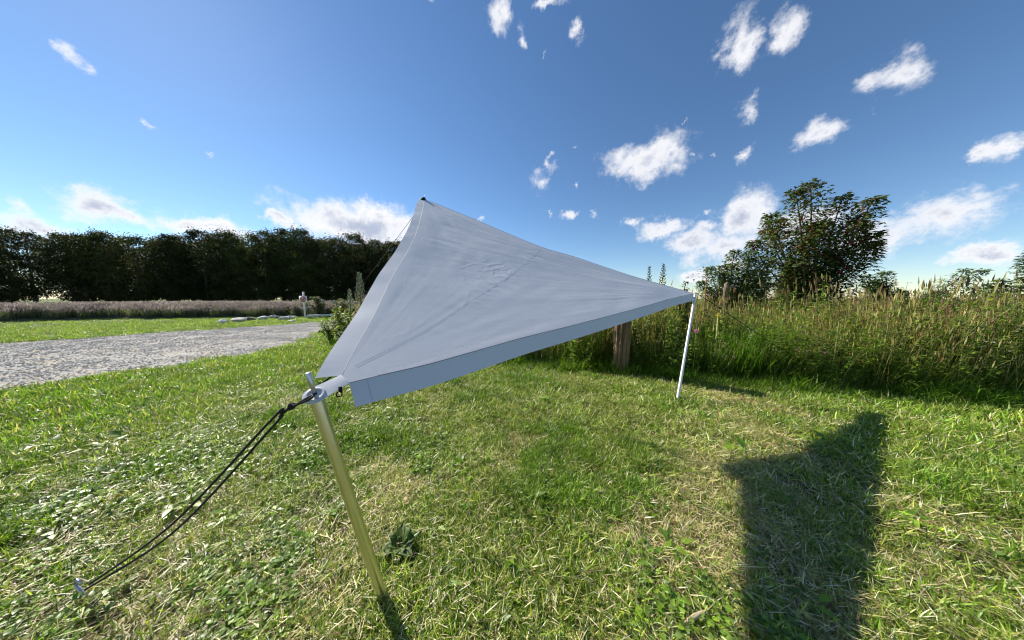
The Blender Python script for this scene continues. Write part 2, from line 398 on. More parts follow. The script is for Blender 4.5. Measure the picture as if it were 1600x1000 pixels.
def broad(n, rad, L, W, pal, r):         # small broad leaves (clover, plantain seedlings)
    b = MB()
    for k in range(n):
        a = r.uniform(0, 6.28); rr = rad * math.sqrt(r.uniform(0, 1)); d = r.uniform(0, 6.28); t = r.uniform(.15, .8)
        ln = r.uniform(*L); c = np.array(pal[r.integers(len(pal))]) * r.uniform(.8, 1.2)
        b.leaf((rr * math.cos(a), rr * math.sin(a), r.uniform(.005, .03)), (math.cos(d) * math.cos(t), math.sin(d) * math.cos(t), math.sin(t)), (0, 0, 1), ln, ln * r.uniform(*W), tuple(c), .12, .25)
    return np.array([tuple(v) for v in b.v]), b.f, np.array(b.c)
lawn_meshes = []
for i in range(5):                       # 0-4 ordinary green turf with straw in it
    lawn_meshes.append(merge('turf', [blades(58, .085, (.025, .07), (.0028, .0052), (.1, 1.3), (-.3, 1.4), [G1, G2, G3, YG], [3, 4, 3, 1.2], rng),
        blades(24, .09, (.025, .065), (.002, .004), (.5, 1.55), (-.2, .5), [ST, ST2, BR, YG], [2.6, 1.6, .8, 4], rng, .3, .03)], M_grass))
for i in range(4):                       # 5-8 dry turf
    lawn_meshes.append(merge('dry_turf', [blades(26, .085, (.02, .055), (.003, .005), (.2, 1.3), (-.2, 1.2), [G2, G3, YG, ST], [2, 2, 2, 1.5], rng),
        blades(32, .09, (.025, .075), (.002, .004), (.7, 1.57), (-.2, .3), [ST, ST2, BR], [4, 2, 2], rng, .6, .022)], M_grass))
for i in range(3):                       # 9-11 lush tufts
    lawn_meshes.append(merge('tuft', [blades(70, .06, (.04, .095), (.003, .005), (.1, 1.1), (.1, 1.5), [G1, G2, G3, YG], [3, 4, 3, .6], rng)], M_grass))
for i in range(3):                       # 12-14 clover and small herbs
    lawn_meshes.append(merge('herb', [broad(40, .07, (.012, .028), (.6, 1.0), [G2, G3, (.10, .18, .03)], rng), blades(20, .08, (.03, .07), (.002, .004), (.1, 1.2), (0, 1.2), [G2, G3, YG], [3, 3, 1], rng)], M_grass))
for i in range(2):                       # 15-16 larger leaves lying in the turf
    lawn_meshes.append(merge('weed', [broad(10, .04, (.03, .065), (.4, .6), [G1, G2, G3], rng), blades(20, .08, (.03, .07), (.002, .004), (.2, 1.2), (0, 1.2), [G2, YG], [3, 1], rng)], M_grass))
for i in range(3):                       # 17-19 sward seen from afar
    lawn_meshes.append(merge('sward', [blades(110, .20, (.04, .10), (.005, .010), (.1, 1.2), (-.1, 1.2), [G1, G2, G3, YG, ST], [2, 4, 4, 1.5, .9], rng)], M_grass))
def sector(n, r0, r1, half):
    r_ = np.sqrt(rng.uniform(r0 * r0, r1 * r1, n)); a = rng.uniform(-half, half, n); return r_ * np.sin(a), r_ * np.cos(a)
XS, YS, VS, SS = [], [], [], []
PLANTAIN = ground(625, 862)
def lawn_band(dens, r0, r1, half, sward=False, k=1.0):
    n = int(dens * half * (r1 * r1 - r0 * r0)); x, y = sector(n, r0, r1, half)
    ok = ~inside(PATH, x, y) & ~inside(BED, x, y) & (np.hypot(x - PLANTAIN.x, y - PLANTAIN.y) > .085); x, y = x[ok], y[ok]
    dryf = fbm(x * 1.1 + 5, y * 1.1, 3, 11); herb = fbm(x * 1.7, y * 1.7 + 9, 2, 23); tuf = fbm(x * 2.2 + 3, y * 2.2, 2, 37)
    u = rng.uniform(0, 1, len(x))
    # drier close to the camera and around the near pole, fresher further off
    fresh = np.clip((np.hypot(x, y) - 1.1) / 2.0, 0, 1) * .19 - .045
    v = np.where(u < .5, 0, 0) + rng.integers(0, 5, len(x))
    v = np.where(dryf - fresh + rng.normal(0, .06, len(x)) > .52, rng.integers(5, 9, len(x)), v)
    v = np.where((tuf > .62) & (u < .45) & (dryf < .60), rng.integers(9, 12, len(x)), v)
    v = np.where((herb > .56) & (u > .66), rng.integers(12, 15, len(x)), v)
    v = np.where(u > .982, rng.integers(15, 17, len(x)), v)
    s = rng.uniform(.75, 1.25, len(x)) * k
    if sward: v = rng.integers(17, 20, len(x))
    XS.append(x); YS.append(y); VS.append(v); SS.append(s)
lawn_band(460, .30, 2.2, R(82)); lawn_band(200, .30, 1.6, R(180)); lawn_band(250, 2.2, 4.8, R(76), False, 1.3); lawn_band(60, 4.0, 9, R(72), True); lawn_band(22, 9, 22, R(70), True); lawn_band(5, 22, 36, R(68), True)
x, y = np.concatenate(XS), np.concatenate(YS); n = len(x)
rot = np.stack([rng.normal(0, .1, n), rng.normal(0, .1, n), rng.uniform(0, 6.283, n)], 1)
lawn = instancer('lawn_grass', np.stack([x, y, np.zeros(n)], 1), rot, np.concatenate(SS), np.concatenate(VS), lawn_meshes, M_grass)
tag(lawn, 'short mown green and straw coloured lawn grass under the sail', 'grass')

# loose gravel on the track
gm = []
for i in range(4):
    b = MB(); r3 = random.Random(i)
    for q_ in range(14):
        c = Vector((r3.uniform(-.2, .2), r3.uniform(-.2, .2), .004)); sz = r3.uniform(.006, .016); g_ = r3.uniform(.2, .62); a = r3.uniform(0, 6.28)
        V = [c + Vector((math.cos(a + k * 1.2566) * sz * r3.uniform(.7, 1.2), math.sin(a + k * 1.2566) * sz * r3.uniform(.7, 1.2), 0)) for k in range(5)] + [c + Vector((math.cos(a + k * 1.2566) * sz * .5, math.sin(a + k * 1.2566) * sz * .5, sz * r3.uniform(.3, .55))) for k in range(5)]
        b.add(V, [(k, (k + 1) % 5, 5 + (k + 1) % 5, 5 + k) for k in range(5)] + [(5, 6, 7, 8, 9)], (g_, g_ * .97, g_ * .91))
    gm.append(b.data('pebbles', plant_mat('loose_stone', 0.0, .9, .2, vary=.2) if i == 0 else gm[0].materials[0], False))
gx_, gy_ = rng.uniform(-16, 0, 16000), rng.uniform(-4, 20, 16000); ok = inside(PATH, gx_, gy_); gx_, gy_ = gx_[ok], gy_[ok]
n = len(gx_)
tag(instancer('loose_gravel', np.stack([gx_, gy_, np.full(n, .004)], 1), np.stack([np.zeros(n), np.zeros(n), rng.uniform(0, 6.28, n)], 1), rng.uniform(.7, 1.3, n), rng.integers(0, 4, n), gm, gm[0].materials[0]),
    'loose grey gravel scattered over the track', 'gravel')

# meadow ------------------------------------------------------------
MG, MO, MB_, MR, MY = (.13, .205, .032), (.25, .26, .06), (.38, .32, .15), (.32, .20, .11), (.50, .45, .24)
def stalks(n, rad, H, r, head, headcol, pal, pw):
    v, f, c = blades(n, rad, H, (.003, .006), (0, .35), (-.1, .8), pal, pw, r)
    b = MB()
    for k in range(n):
        tip = v[k * 7 + 6]; hc = np.array(headcol[r.integers(len(headcol))]) * r.uniform(.8, 1.2)
        L = r.uniform(*head[0]); W = r.uniform(*head[1]); a = r.uniform(0, 3.14)
        for q in (0, 1.57):
            sx, sy = math.cos(a + q) * W / 2, math.sin(a + q) * W / 2
            b.add([(tip[0], tip[1], tip[2] - L * .4), (tip[0] + sx, tip[1] + sy, tip[2]), (tip[0], tip[1], tip[2] + L * .6), (tip[0] - sx, tip[1] - sy, tip[2])], [(0, 1, 2, 3)], tuple(hc))
    return [(v, f, c), (np.array(b.v), b.f, np.array(b.c))]
def weeds(n, rad, H, r, pal, leafL, flower=None, stemcol=MG):
    b = MB()
    for k in range(n):
        a = r.uniform(0, 6.28); rr = rad * math.sqrt(r.uniform(0, 1)); h = r.uniform(*H); p0 = Vector((rr * math.cos(a), rr * math.sin(a), 0))
        lean = Vector((r.normal(0, .1), r.normal(0, .1), 1)) * h
        b.tube([p0, p0 + lean * .5, p0 + lean], [.003, .0025, .001], 3, stemcol, False)
        for q in range(int(h * 26)):
            t = r.uniform(.12, 1); d = r.uniform(0, 6.28); e = r.uniform(.0, .8); L = r.uniform(*leafL) * (1.15 - .6 * t)
            b.leaf(p0 + lean * t, (math.cos(d) * math.cos(e), math.sin(d) * math.cos(e), math.sin(e)), (0, 0, 1), L, L * r.uniform(.3, .5), tuple(np.array(pal[r.integers(len(pal))]) * r.uniform(.75, 1.25)), .1, .3)
        if flower is not None:
            for q in range(r.integers(2, 6)):
                d = r.uniform(0, 6.28); c = p0 + lean * r.uniform(.85, 1.02) + Vector((math.cos(d), math.sin(d), 0)) * .03
                for w_ in range(4):
                    e = w_ * 1.57 + d; b.leaf(c, (math.cos(e), math.sin(e), .3), (0, 0, 1), .016, .014, flower, .1, .1)
    return [(np.array([tuple(v) for v in b.v]), b.f, np.array(b.c))]
mm = []
for i in range(4):                       # 0-3 seeding grasses
    mm.append(merge('seeding_grass', stalks(26, .16, (.55, 1.05), rng, ((.05, .14), (.008, .016)), [MB_, MO, MR, MY], [MO, MG, MB_, MY], [3, 3, 2, 1.6]) +
        [blades(55, .16, (.25, .65), (.005, .009), (0, .6), (.1, 1.4), [MG, G2, MO], [4, 3, 2], rng)], M_meadow))
for i in range(3):                       # 4-6 leafy weeds
    mm.append(merge('leafy_weed', weeds(10, .16, (.35, .95), rng, [MG, (.13, .21, .035), (.22, .30, .05), MO], (.04, .10)) + [blades(45, .16, (.25, .6), (.005, .009), (0, .6), (.1, 1.2), [MG, G2, MO], [4, 3, 2], rng)], M_meadow))
for i in range(2):                       # 7-8 dry brown stalks
    mm.append(merge('dry_stalk', stalks(18, .15, (.6, 1.15), rng, ((.06, .16), (.012, .024)), [MR, MB_, (.28, .20, .12)], [MB_, MY, MR], [3, 2, 1], ) + [blades(40, .16, (.25, .6), (.005, .009), (0, .6), (.1, 1.2), [MG, G2, MO, MY], [3, 2, 2, 1], rng)], M_meadow))
for i in range(2):                       # 9-10 flowering
    mm.append(merge('flowering_weed', weeds(7, .14, (.5, .95), rng, [MG, (.08, .11, .05), MO], (.03, .06), [(.7, .68, .6), (.62, .25, .45)][i]) + [blades(40, .16, (.25, .6), (.005, .009), (0, .6), (.1, 1.2), [MG, G2, MO], [3, 2, 2], rng)], M_meadow))
for i in range(2):                       # 11-12 long lush grass at the meadow's foot
    mm.append(merge('long_grass', [blades(110, .15, (.12, .38), (.005, .009), (0, .9), (.3, 1.6), [G1, G2, MG, G3], [4, 3, 3, 1.5], rng)], M_meadow))
for i in range(3):                       # 13-15 dense bushy weeds
    mm.append(merge('bushy_weed_clump', weeds(15, .2, (.35, 1.1), rng, [MG, (.12, .21, .035), (.20, .30, .05), (.28, .36, .06)], (.05, .12)), M_meadow))
for i in range(2):                       # 16-17 broad upright blades
    mm.append(merge('broad_blades', [blades(60, .16, (.4, .85), (.014, .026), (0, .35), (0, .7), [G2, (.12, .24, .02), G1], [3, 3, 2], rng)], M_meadow))
px_, py_ = rng.uniform(-6, 22, 60000), rng.uniform(1, 16, 60000)
ok = inside(MEADOW, px_, py_); px_, py_ = px_[ok], py_[ok]
def dist_edge(x, y, pts):
    d = np.full(x.shape, 1e9)
    for (ax, ay), (bx, by) in zip(pts[:-1], pts[1:]):
        t = np.clip(((x - ax) * (bx - ax) + (y - ay) * (by - ay)) / ((bx - ax) ** 2 + (by - ay) ** 2), 0, 1)
        d = np.minimum(d, np.hypot(x - ax - t * (bx - ax), y - ay - t * (by - ay)))
    return d
de = dist_edge(px_, py_, MEADOW[:11])
keep = rng.uniform(0, 1, len(px_)) < np.where(de < 1.6, .55, np.where(de < 4, .22, .10))
px_, py_, de = px_[keep], py_[keep], de[keep]; n = len(px_)
u = rng.uniform(0, 1, n); pat = fbm(px_ * .9, py_ * .9, 3, 51)
v = np.where(pat > .62, rng.integers(7, 9, n), np.where(pat < .56, rng.integers(4, 7, n), rng.integers(0, 4, n)))
v = np.where(u < .22, rng.integers(0, 4, n), v); v = np.where((u > .22) & (u < .36) & (de < 1.2), rng.integers(11, 13, n), v); v = np.where((u > .30) & (u < .62) & (de < 1.8), rng.integers(13, 16, n), v); v = np.where((u > .62) & (u < .74), rng.integers(4, 7, n), v); v = np.where((np.hypot(px_ - 3.45, py_ - 3.6) < .45) & (u < .8), rng.integers(16, 18, n), v); v = np.where(u > .90, rng.integers(9, 11, n), v)
v = np.where(de < .28, rng.integers(11, 13, n), v)
s = np.clip(.62 + de * .45, .62, 1.0) * rng.uniform(.8, 1.15, n)
leftz = px_ < -3.0
s = np.where(leftz, np.clip(s, .8, 1.2) * .95, s)
s = s * (.62 + .75 * fbm(px_ * 1.6 + 3, py_ * 1.6, 2, 91)) * rng.uniform(.85, 1.2, n)
rot = np.stack([rng.normal(0, .10, n), rng.normal(0, .10, n), rng.uniform(0, 6.283, n)], 1)
mea = instancer('wild_meadow', np.stack([px_, py_, np.zeros(n)], 1), rot, s, v, mm, M_meadow)
tag(mea, 'tall unmown meadow of brown seeding grasses and weeds behind the sail', 'meadow')

# ------------------------------------------------------------------ the sail
A_ = at(492.5, 617, .76); B_ = at(1085, 459, 3.1); C_ = at(663, 312, 3.3)
NRM = (B_ - A_).cross(C_ - A_).normalized()
if NRM.z < 0: NRM.negate()
def onplane(px, py, off=0):
    d = ray(px, py); o = Vector((0, 0, CAM_H)); return o + d * (((A_ + NRM * off) - o).dot(NRM) / d.dot(NRM))
AC_px = [(535, 586), (553, 549), (585, 492), (613.6, 432), (637, 393), (651.5, 361), (659, 335), (663, 313)]
AB_px = [(545, 598), (596, 586), (670, 569), (745, 548), (820, 527), (885, 511), (958, 492), (1020, 475), (1050, 466), (1083, 459)]
CB_px = [(663, 313), (672.5, 315), (733, 339), (788, 362.5), (849, 387), (900, 402), (984, 430), (1065, 453), (1083, 459)]
def curve3(pxs, n):
    P = [onplane(*p) for p in pxs]; S_ = smooth([tuple(p) for p in P], 12); S_ = np.array(S_)
    L = np.concatenate([[0], np.cumsum(np.linalg.norm(np.diff(S_, axis=0), axis=1))]); t = np.linspace(0, L[-1], n)
    return np.stack([np.interp(t, L, S_[:, k]) for k in range(3)], 1)
NT, NSS = 340, 340
cAC, cAB, cCB = curve3(AC_px, NT), curve3(AB_px, NT), curve3(CB_px, NSS)
T, Sg = np.meshgrid(np.linspace(0, 1, NT), np.linspace(0, 1, NSS), indexing='ij')
t3, s3 = T[..., None], Sg[..., None]
bot = (1 - s3[:1]) * cAC[0] + s3[:1] * cAB[0]
Pg = (1 - s3) * cAC[:, None, :] + s3 * cAB[:, None, :] + (1 - t3) * (bot - ((1 - s3) * cAC[0] + s3 * cAB[0])) + t3 * (cCB[None] - ((1 - s3) * cAC[-1] + s3 * cAB[-1]))
# tension folds and creases, along the normal
nrm = np.array(NRM); eu = np.array((B_ - A_).normalized()); ev = np.cross(nrm, eu)
q = Pg - np.array(A_); X2, Y2 = q @ eu, q @ ev
def polar(pt):
    d = np.array(pt) - np.array(A_); x, y = X2 - d @ eu, Y2 - d @ ev; return np.hypot(x, y), np.arctan2(y, x)
rA, fA = polar(cAC[0]); rB, fB = polar(B_); rC, fC = polar(C_)
edge = np.minimum(np.minimum(Sg, 1 - Sg) * 8, np.minimum((1 - T) * 10, 1)).clip(0, 1); edge = edge * edge * (3 - 2 * edge) * np.clip((T - .02) / .45, 0, 1)
D = np.zeros_like(T)
D += .010 * (fbm(rC * 1.2, fC * 9, 3, 3) - .5) * np.exp(-rC / 1.6) * np.clip(rC / .15, 0, 1)
D += .0055 * (fbm(rB * .9, fB * 26 + 3, 3, 5) - .5) * np.clip(rB / .8, 0, 1) * (Sg > -1) * np.clip((fbm(X2 * .7, Y2 * .7, 2, 8)) * 1.3, 0, 1)
D += .012 * rA * (fbm(rA * .7 + 4, fA * 8 + 2, 2, 66) - .5) * np.exp(-rA / .9) + .012 * (fbm(X2 * 1.3 + 7, Y2 * 1.3, 2, 61) - .5)
D += .0015 * (fbm(rA * 1.5, fA * 10, 3, 6) - .5) * np.exp(-rA / 1.2) * np.clip(rA / .1, 0, 1)
D += .0022 * (fbm(X2 * 5, Y2 * 5, 4, 9) - .5)
# soft slanting folds running in from the ridge edge
D += .0085 * (fbm((X2 * .8 + Y2 * .6) * 6.0, (X2 * -.6 + Y2 * .8) * 1.0, 2, 15) - .5) * np.exp(-Sg / .22) * np.clip(Sg * 9, 0, 1)
sagp = -.006 * np.sin(np.pi * np.clip(Sg, 0, 1)) * np.sin(np.pi * T)
# a ripple of fine creases around the seam
seam_px = [(556, 573), (596, 553), (623, 539), (670, 514), (737.6, 468.5), (798.5, 428.6), (848, 388)]
seam3 = curve3(seam_px, 90)
ds = np.min(np.linalg.norm(Pg[:, :, None, :] - seam3[None, None, ::3, :], axis=3), axis=2)
D += .005 * (fbm(X2 * 14 + Y2 * 9, Y2 * 6, 3, 19) - .5) * np.exp(-(ds / .10) ** 2) * np.clip(rA / .8, 0, 1)
D += .0003 * np.exp(-(ds / .011) ** 2)
def near_px(px, py): return np.linalg.norm(Pg - np.array(onplane(px, py)), axis=2)
# a crumpled spot above the seam, and single sharp creases
cr = np.exp(-(near_px(772, 412) / .20) ** 2) + .8 * np.exp(-(near_px(790, 428) / .12) ** 2) + .5 * np.exp(-(near_px(735, 435) / .16) ** 2)
rdg = 1 - np.abs(2 * fbm(X2 * 17 + 2.5 * fbm(X2 * 8, Y2 * 8, 2, 44), Y2 * 13 + 2 * fbm(X2 * 6, Y2 * 6, 2, 47), 2, 43) - 1)
D += .0016 * (rdg ** 3 - .3) * cr * (ds > .012)
for line in ([(690, 556), (730, 541), (760, 527), (790, 508), (800, 503)], [(560, 585), (620, 566), (680, 552)], [(700, 549), (725, 537), (757, 536)], [(780, 531), (830, 522), (880, 505)], [(645, 500), (640, 512), (633, 525)], [(720, 480), (728, 470), (733, 455)], [(722, 417), (735, 412), (752, 409)], [(865, 455), (905, 462), (960, 460)], [(850, 405), (900, 425), (960, 437)], [(600, 530), (640, 518), (665, 500)], [(650, 395), (640, 415), (632, 450)], [(668, 330), (690, 350), (705, 380)]):
    cl_ = curve3(line, 24); dl_ = np.min(np.linalg.norm(Pg[:, :, None, :] - cl_[None, None, ::2, :], axis=3), axis=2)
    D += .0006 * np.exp(-(dl_ / .010) ** 2)
Pg = Pg + (D * edge + sagp * edge ** .5)[..., None] * nrm
def grid_faces(a, b): return [(i * b + j, (i + 1) * b + j, (i + 1) * b + j + 1, i * b + j + 1) for i in range(a - 1) for j in range(b - 1)]
sail = empty('shade_sail', (A_.x, A_.y, 0), 'white triangular fabric shade sail pulled up to a peak between three poles', 'shade sail')
LOC = np.array(sail.location)
def cloth(name, V, F, mat, parent=sail, thick=.0012, sub=0):
    o = obj(name, meshdata(name, np.asarray(V) - (LOC if parent is sail or parent.parent is sail else 0), F, mat), parent)
    md = o.modifiers.new('thickness', 'SOLIDIFY'); md.thickness = thick; md.offset = 0
    md = o.modifiers.new('crisp_rim', 'EDGE_SPLIT'); md.split_angle = R(35)
    return o
canopy = cloth('canopy', Pg.reshape(-1, 3), grid_faces(NT, NSS), M_fabric)
def strip(curve, dirs, lens, m=10, wave=None):
    n = len(curve); V = []
    for i in range(n):
        for j in range(m):
            k = j / (m - 1); V.append(curve[i] + dirs[i] * lens[i] * k + (wave(i / (n - 1), k) if wave is not None else 0))
    return np.array(V), grid_faces(n, m)
VL = .095
n_ = NT; tt = np.linspace(0, 1, n_)
dv = np.stack([.62 * (1 - tt) ** 3 - .02 * tt, -.50 * np.ones(n_), -np.ones(n_)], 1); dv /= np.linalg.norm(dv, axis=1)[:, None]
outw = np.array([-.45, -.85, 0.1])
wv_ = lambda t, k: outw * k * (.007 * math.sin(t * 23) * (.25 + t) + .004 * math.sin(t * 61 + 1) * (.2 + t) + .002 * math.sin(t * 140))
V, F = strip(cAB - nrm * .002, dv, np.full(n_, VL), 10, wv_)
val_f = cloth('valance', V, F, M_fabric)
# valance on the ridge side stands out, nearly in the plane of the sail
ac_dir = np.gradient(cAC, axis=0); ac_dir /= np.linalg.norm(ac_dir, axis=1)[:, None]
o_ = np.cross(ac_dir, nrm); o_ *= np.sign(-(o_ @ eu))[:, None]; o_ /= np.linalg.norm(o_, axis=1)[:, None]
ang = np.radians(.5 + 1.5 * np.sin(tt * 9))[:, None]
dl = o_ * np.cos(ang) - nrm * np.sin(ang)
dl = dl - ac_dir * (.18 * (1 - tt))[:, None]; dl /= np.linalg.norm(dl, axis=1)[:, None]
wl_ = lambda t, k: nrm * k * (.0012 * math.sin(t * 30) + .0007 * math.sin(t * 77))
V, F = strip(cAC - nrm * .002, dl, .082 * np.clip(.6 + (1 - tt) * 8, 0, 1), 10, wl_)
val_l = cloth('valance', V, F, M_fabric)
V, F = strip(cCB - nrm * .002, np.tile(np.array([.1, .25, -.96]), (NSS, 1)), np.full(NSS, VL), 8)
val_b = cloth('valance', V, F, M_fabric)
def lift(P, h):                          # onto the folded cloth surface
    Q = Pg.reshape(-1, 3); out = []
    for p in P:
        k = np.argmin(np.sum((Q - p) ** 2, axis=1)); d = (Q[k] - p) @ nrm; out.append(p + nrm * (d + h))
    return np.array(out)
def ribbon(name, P, w, mat, h, parent):
    P = lift(P, h); P[1:-1] = (P[:-2] + P[1:-1] * 2 + P[2:]) / 4
    t = np.gradient(P, axis=0); t /= np.linalg.norm(t, axis=1)[:, None]; sd = np.cross(t, nrm)
    V = np.stack([P - sd * w / 2, P + sd * w / 2], 1).reshape(-1, 3)
    return cloth(name, V, grid_faces(len(P), 2), mat, parent, .0005), P, sd
sm, Ps, sd = ribbon('seam', seam3, .013, M_seam, .0004, sail)
for k in (-1, 1):
    b = MB(); b.tube([tuple(p) for p in (Ps + sd * k * .0060 + nrm * .0000 - LOC)], .00055, 4); o = b.build('stitching', M_thread, sm)
hem = curve3([(546, 566), (575, 562), (600, 568), (628, 577)], 40)
for off in (0, .008):
    b = MB(); b.tube([tuple(p) for p in lift(hem + np.array(eu) * off, -.0001) - LOC], .0006, 4); b.build('stitching', M_thread, sail)
for cv, mt_, rp in ((cAB, M_piping, .0013), (cAC, M_seam, .0010), (cCB, M_piping, .0022)):
    b = MB(); b.tube([tuple(p) for p in (cv - LOC)[:: 3]], rp, 6); b.build('piping', mt_, sail)
b = MB(); b.tube([tuple(p) for p in (cAB + np.cross(np.gradient(cAB, axis=0) / np.linalg.norm(np.gradient(cAB, axis=0), axis=1)[:, None], nrm) * -.012 + nrm * .002 - LOC)[8:270:3]], .0005, 4); b.build('stitching', M_thread, sail)
b = MB(); vv = np.array([cAB[5] + dv[5] * VL * k + np.array([0, -.001, 0]) for k in np.linspace(0, 1, 8)]); b.tube([tuple(p) for p in vv - LOC], .0006, 4); b.build('stitching', M_thread, val_f)
# corner tab with its ring
p0, p1 = np.array(cAC[0]), np.array(cAB[0]); ctr = np.array(A_); ax = ctr - (p0 + p1) / 2; Ltab = np.linalg.norm(ax); ax /= Ltab
upv = np.array(NRM) * .6 + np.array([0.28, -.48, 1.0]) * .4; upv = upv - ax * (upv @ ax); upv /= np.linalg.norm(upv); sdv = np.cross(ax, upv)
if (p0 - p1) @ sdv < 0: sdv = -sdv
rT = .035
V = []; F = []; nT = 26
for i in range(nT):
    k = i / (nT - 1); d = k * (Ltab + rT * .999)
    w0 = np.linalg.norm(p0 - p1) / 2 + .004
    if d < Ltab: w = w0 + (rT - w0) * (d / Ltab) ** 1.3
    else: w = math.sqrt(max(rT ** 2 - (d - Ltab) ** 2, 1e-6))
    mid_ = (p0 + p1) / 2 + ax * d
    for j in range(9):
        a = (j / 8 - .5) * 2; V.append(mid_ + sdv * a * w + upv * (.0012 * (1 - a * a) * (1 - k)))
tab = cloth('corner_tab', V, grid_faces(nT, 9), M_fabric, sail, .0022)
def ring(name, c, n_ax, r_major, r_minor, mat, parent, flat=1.0, loc=None, seg=40):
    n_ax = Vector(n_ax).normalized(); a = n_ax.orthogonal().normalized(); b_ = n_ax.cross(a); V = []; F = []; m2 = 10
    for i in range(seg):
        th = 2 * math.pi * i / seg; rdir = a * math.cos(th) + b_ * math.sin(th)
        for j in range(m2):
            ph = 2 * math.pi * j / m2; V.append(Vector(c) + rdir * (r_major + r_minor * math.cos(ph)) + n_ax * r_minor * flat * math.sin(ph))
    for i in range(seg):
        for j in range(m2): F.append((i * m2 + j, ((i + 1) % seg) * m2 + j, ((i + 1) % seg) * m2 + (j + 1) % m2, i * m2 + (j + 1) % m2))
    V = [tuple(v - (Vector(loc) if loc is not None else Vector())) for v in V]
    return obj(name, meshdata(name, V, F, mat), parent)
ring('eyelet', Vector(ctr + upv * .003), upv, .0235, .0060, M_ring, sail, .45, LOC)
b = MB(); sp = [onplane(532, 583, -.006), onplane(524, 585, -.006), onplane(512, 592, -.005), onplane(503, 600, -.004), Vector(ctr) - Vector(upv) * .006]
b.tube([tuple(Vector(p) - Vector(LOC)) for p in smooth([tuple(p) for p in sp], 5)], .0038, 8); b.build('strap', M_black, sail)
rc = onplane(530, 616); ring('hanging_ring', rc, (.35, -.9, .25), .0085, .0022, M_black, sail, 1, LOC, 24)
b = MB(); b.box(Vector(rc) + Vector((.003, .003, .016)) - Vector(LOC), (.012, .003, .02)); b.build('ring_loop', M_black, sail)
b = MB(); pc = np.array(C_); 
b.tube([tuple(pc + np.array(d_) - LOC) for d_ in ((-.07, .0, -.045), (-.03, -.01, .0), (.0, -.012, .012), (.02, 0, .0))], [.018, .022, .02, .012], 8, jitter=.25); b.build('peak_knot', M_black, sail)
ring('eyelet', Vector(B_) + Vector((0, 0, .0)), (0, .2, 1), .022, .006, M_ring, sail, .6, LOC, 24)

# ------------------------------------------------------------------ poles, pins, ropes, pegs
M_alu_far = simple('dull_aluminium', (.62, .63, .67), .5, metal=.35, var=.06, scale=15, bmp=0)
def pole(base, top, rad, label, pin_h, pin_r, mat=None):
    base, top = Vector(base), Vector(top); d = (top - base).normalized()
    e = empty('tent_pole', base, label, 'pole', 'poles holding up the sail')
    L = (top - base).length; e.rotation_euler = d.to_track_quat('Z', 'Y').to_euler(); d = Vector((0, 0, 1))
    b = MB(); n = 40
    b.tube([d * -.06, d * .02, d * (L * .25), d * (L * .5), d * (L * .75), d * (L - .006), d * (L - .002), d * L], [rad, rad, rad, rad, rad, rad, rad * .98, rad * .9], n)
    o = b.build('tube', mat or M_alu, e)
    b = MB(); b.tube([d * (L - .002), d * (L + pin_h * .5), d * (L + pin_h - .002), d * (L + pin_h)], [pin_r * .7, pin_r * .85, pin_r, pin_r * .85], 16); b.build('pin', M_steel, e)
    sidev = Vector((1, 0, 0)); f = Vector((0, -1, 0))
    b = MB(); c = d * (L - .03) + (f * .9 + sidev * -.35).normalized() * rad; b.tube([c - f * .002, c + f * .003, c + f * .0045], [.004, .004, .002], 10); b.build('snap_button', M_steel, e)
    return e
base1 = ground(600, 938)
pole(base1, Vector(ctr) - Vector(upv) * .006, .0185, 'near aluminium pole leaning left under the ringed corner of the sail', .085, .0085)
base2 = ground(1058, 627)
pole(base2, B_ + Vector((.012, 0, -.01)), .0150, 'thin aluminium pole leaning right at the far right corner of the sail', .09, .004, M_alu_far)
pole((-1.17, 3.36, 0), C_ + Vector((0, .02, .0)), .010, 'tall aluminium pole behind the sail holding its peak, only its pin showing', .07, .006)
def rope(name, pts, rad, label, group=None, knots=(), strands=()):
    e = empty(name, Vector(pts[-1]), label, 'rope', group); l = Vector(pts[-1])
    S_ = smooth([tuple(p) for p in pts], 10); b = MB(); b.tube([Vector(p) - l for p in S_], rad, 7); b.build('cord', M_rope, e)
    for st in strands:
        S_ = smooth([tuple(p) for p in st], 10); b = MB(); b.tube([Vector(p) - l for p in S_], rad, 7); b.build('cord', M_rope, e)
    for kx in knots:
        kx = Vector(kx) - l; b = MB(); r3 = random.Random(5)
        for w_ in range(4):
            c_ = kx + Vector((r3.uniform(-1, 1), r3.uniform(-1, 1), r3.uniform(-1, 1))) * rad * 1.2; n_ax = Vector((r3.uniform(-.4, .4) + .8, r3.uniform(-.5, .5), r3.uniform(-.2, .4))).normalized(); a = n_ax.orthogonal().normalized(); bb = n_ax.cross(a)
            b.tube([c_ + (a * math.cos(t) + bb * math.sin(t)) * rad * 1.5 + n_ax * rad * (t / 6.3 - .5) for t in np.linspace(0, 6.9, 16)], rad * .95, 6)
        b.build('knot', M_rope, e)
    return e
def peg(loc, lean, label):
    e = empty('tent_peg', loc, label, 'peg', 'pegs holding the guy ropes'); d = Vector(lean).normalized()
    b = MB(); b.tube([d * -.12, d * .08], .005, 8); b.build('shaft', M_steel, e)
    b = MB(); b.tube([d * .08, d * .095 + Vector((.012, 0, .004)), d * .085 + Vector((.026, 0, -.008))], .005, 8); b.build('hook', M_steel, e)
    return e
Y1 = .745
kn = at(456, 636, Y1); c0 = Vector(ctr) + Vector(upv) * .008 + Vector((.006, 0, 0))
st1 = Vector((-1.70, .82, .0))
a1 = at(425, 655, .74); a2 = at(425, 668, .74)
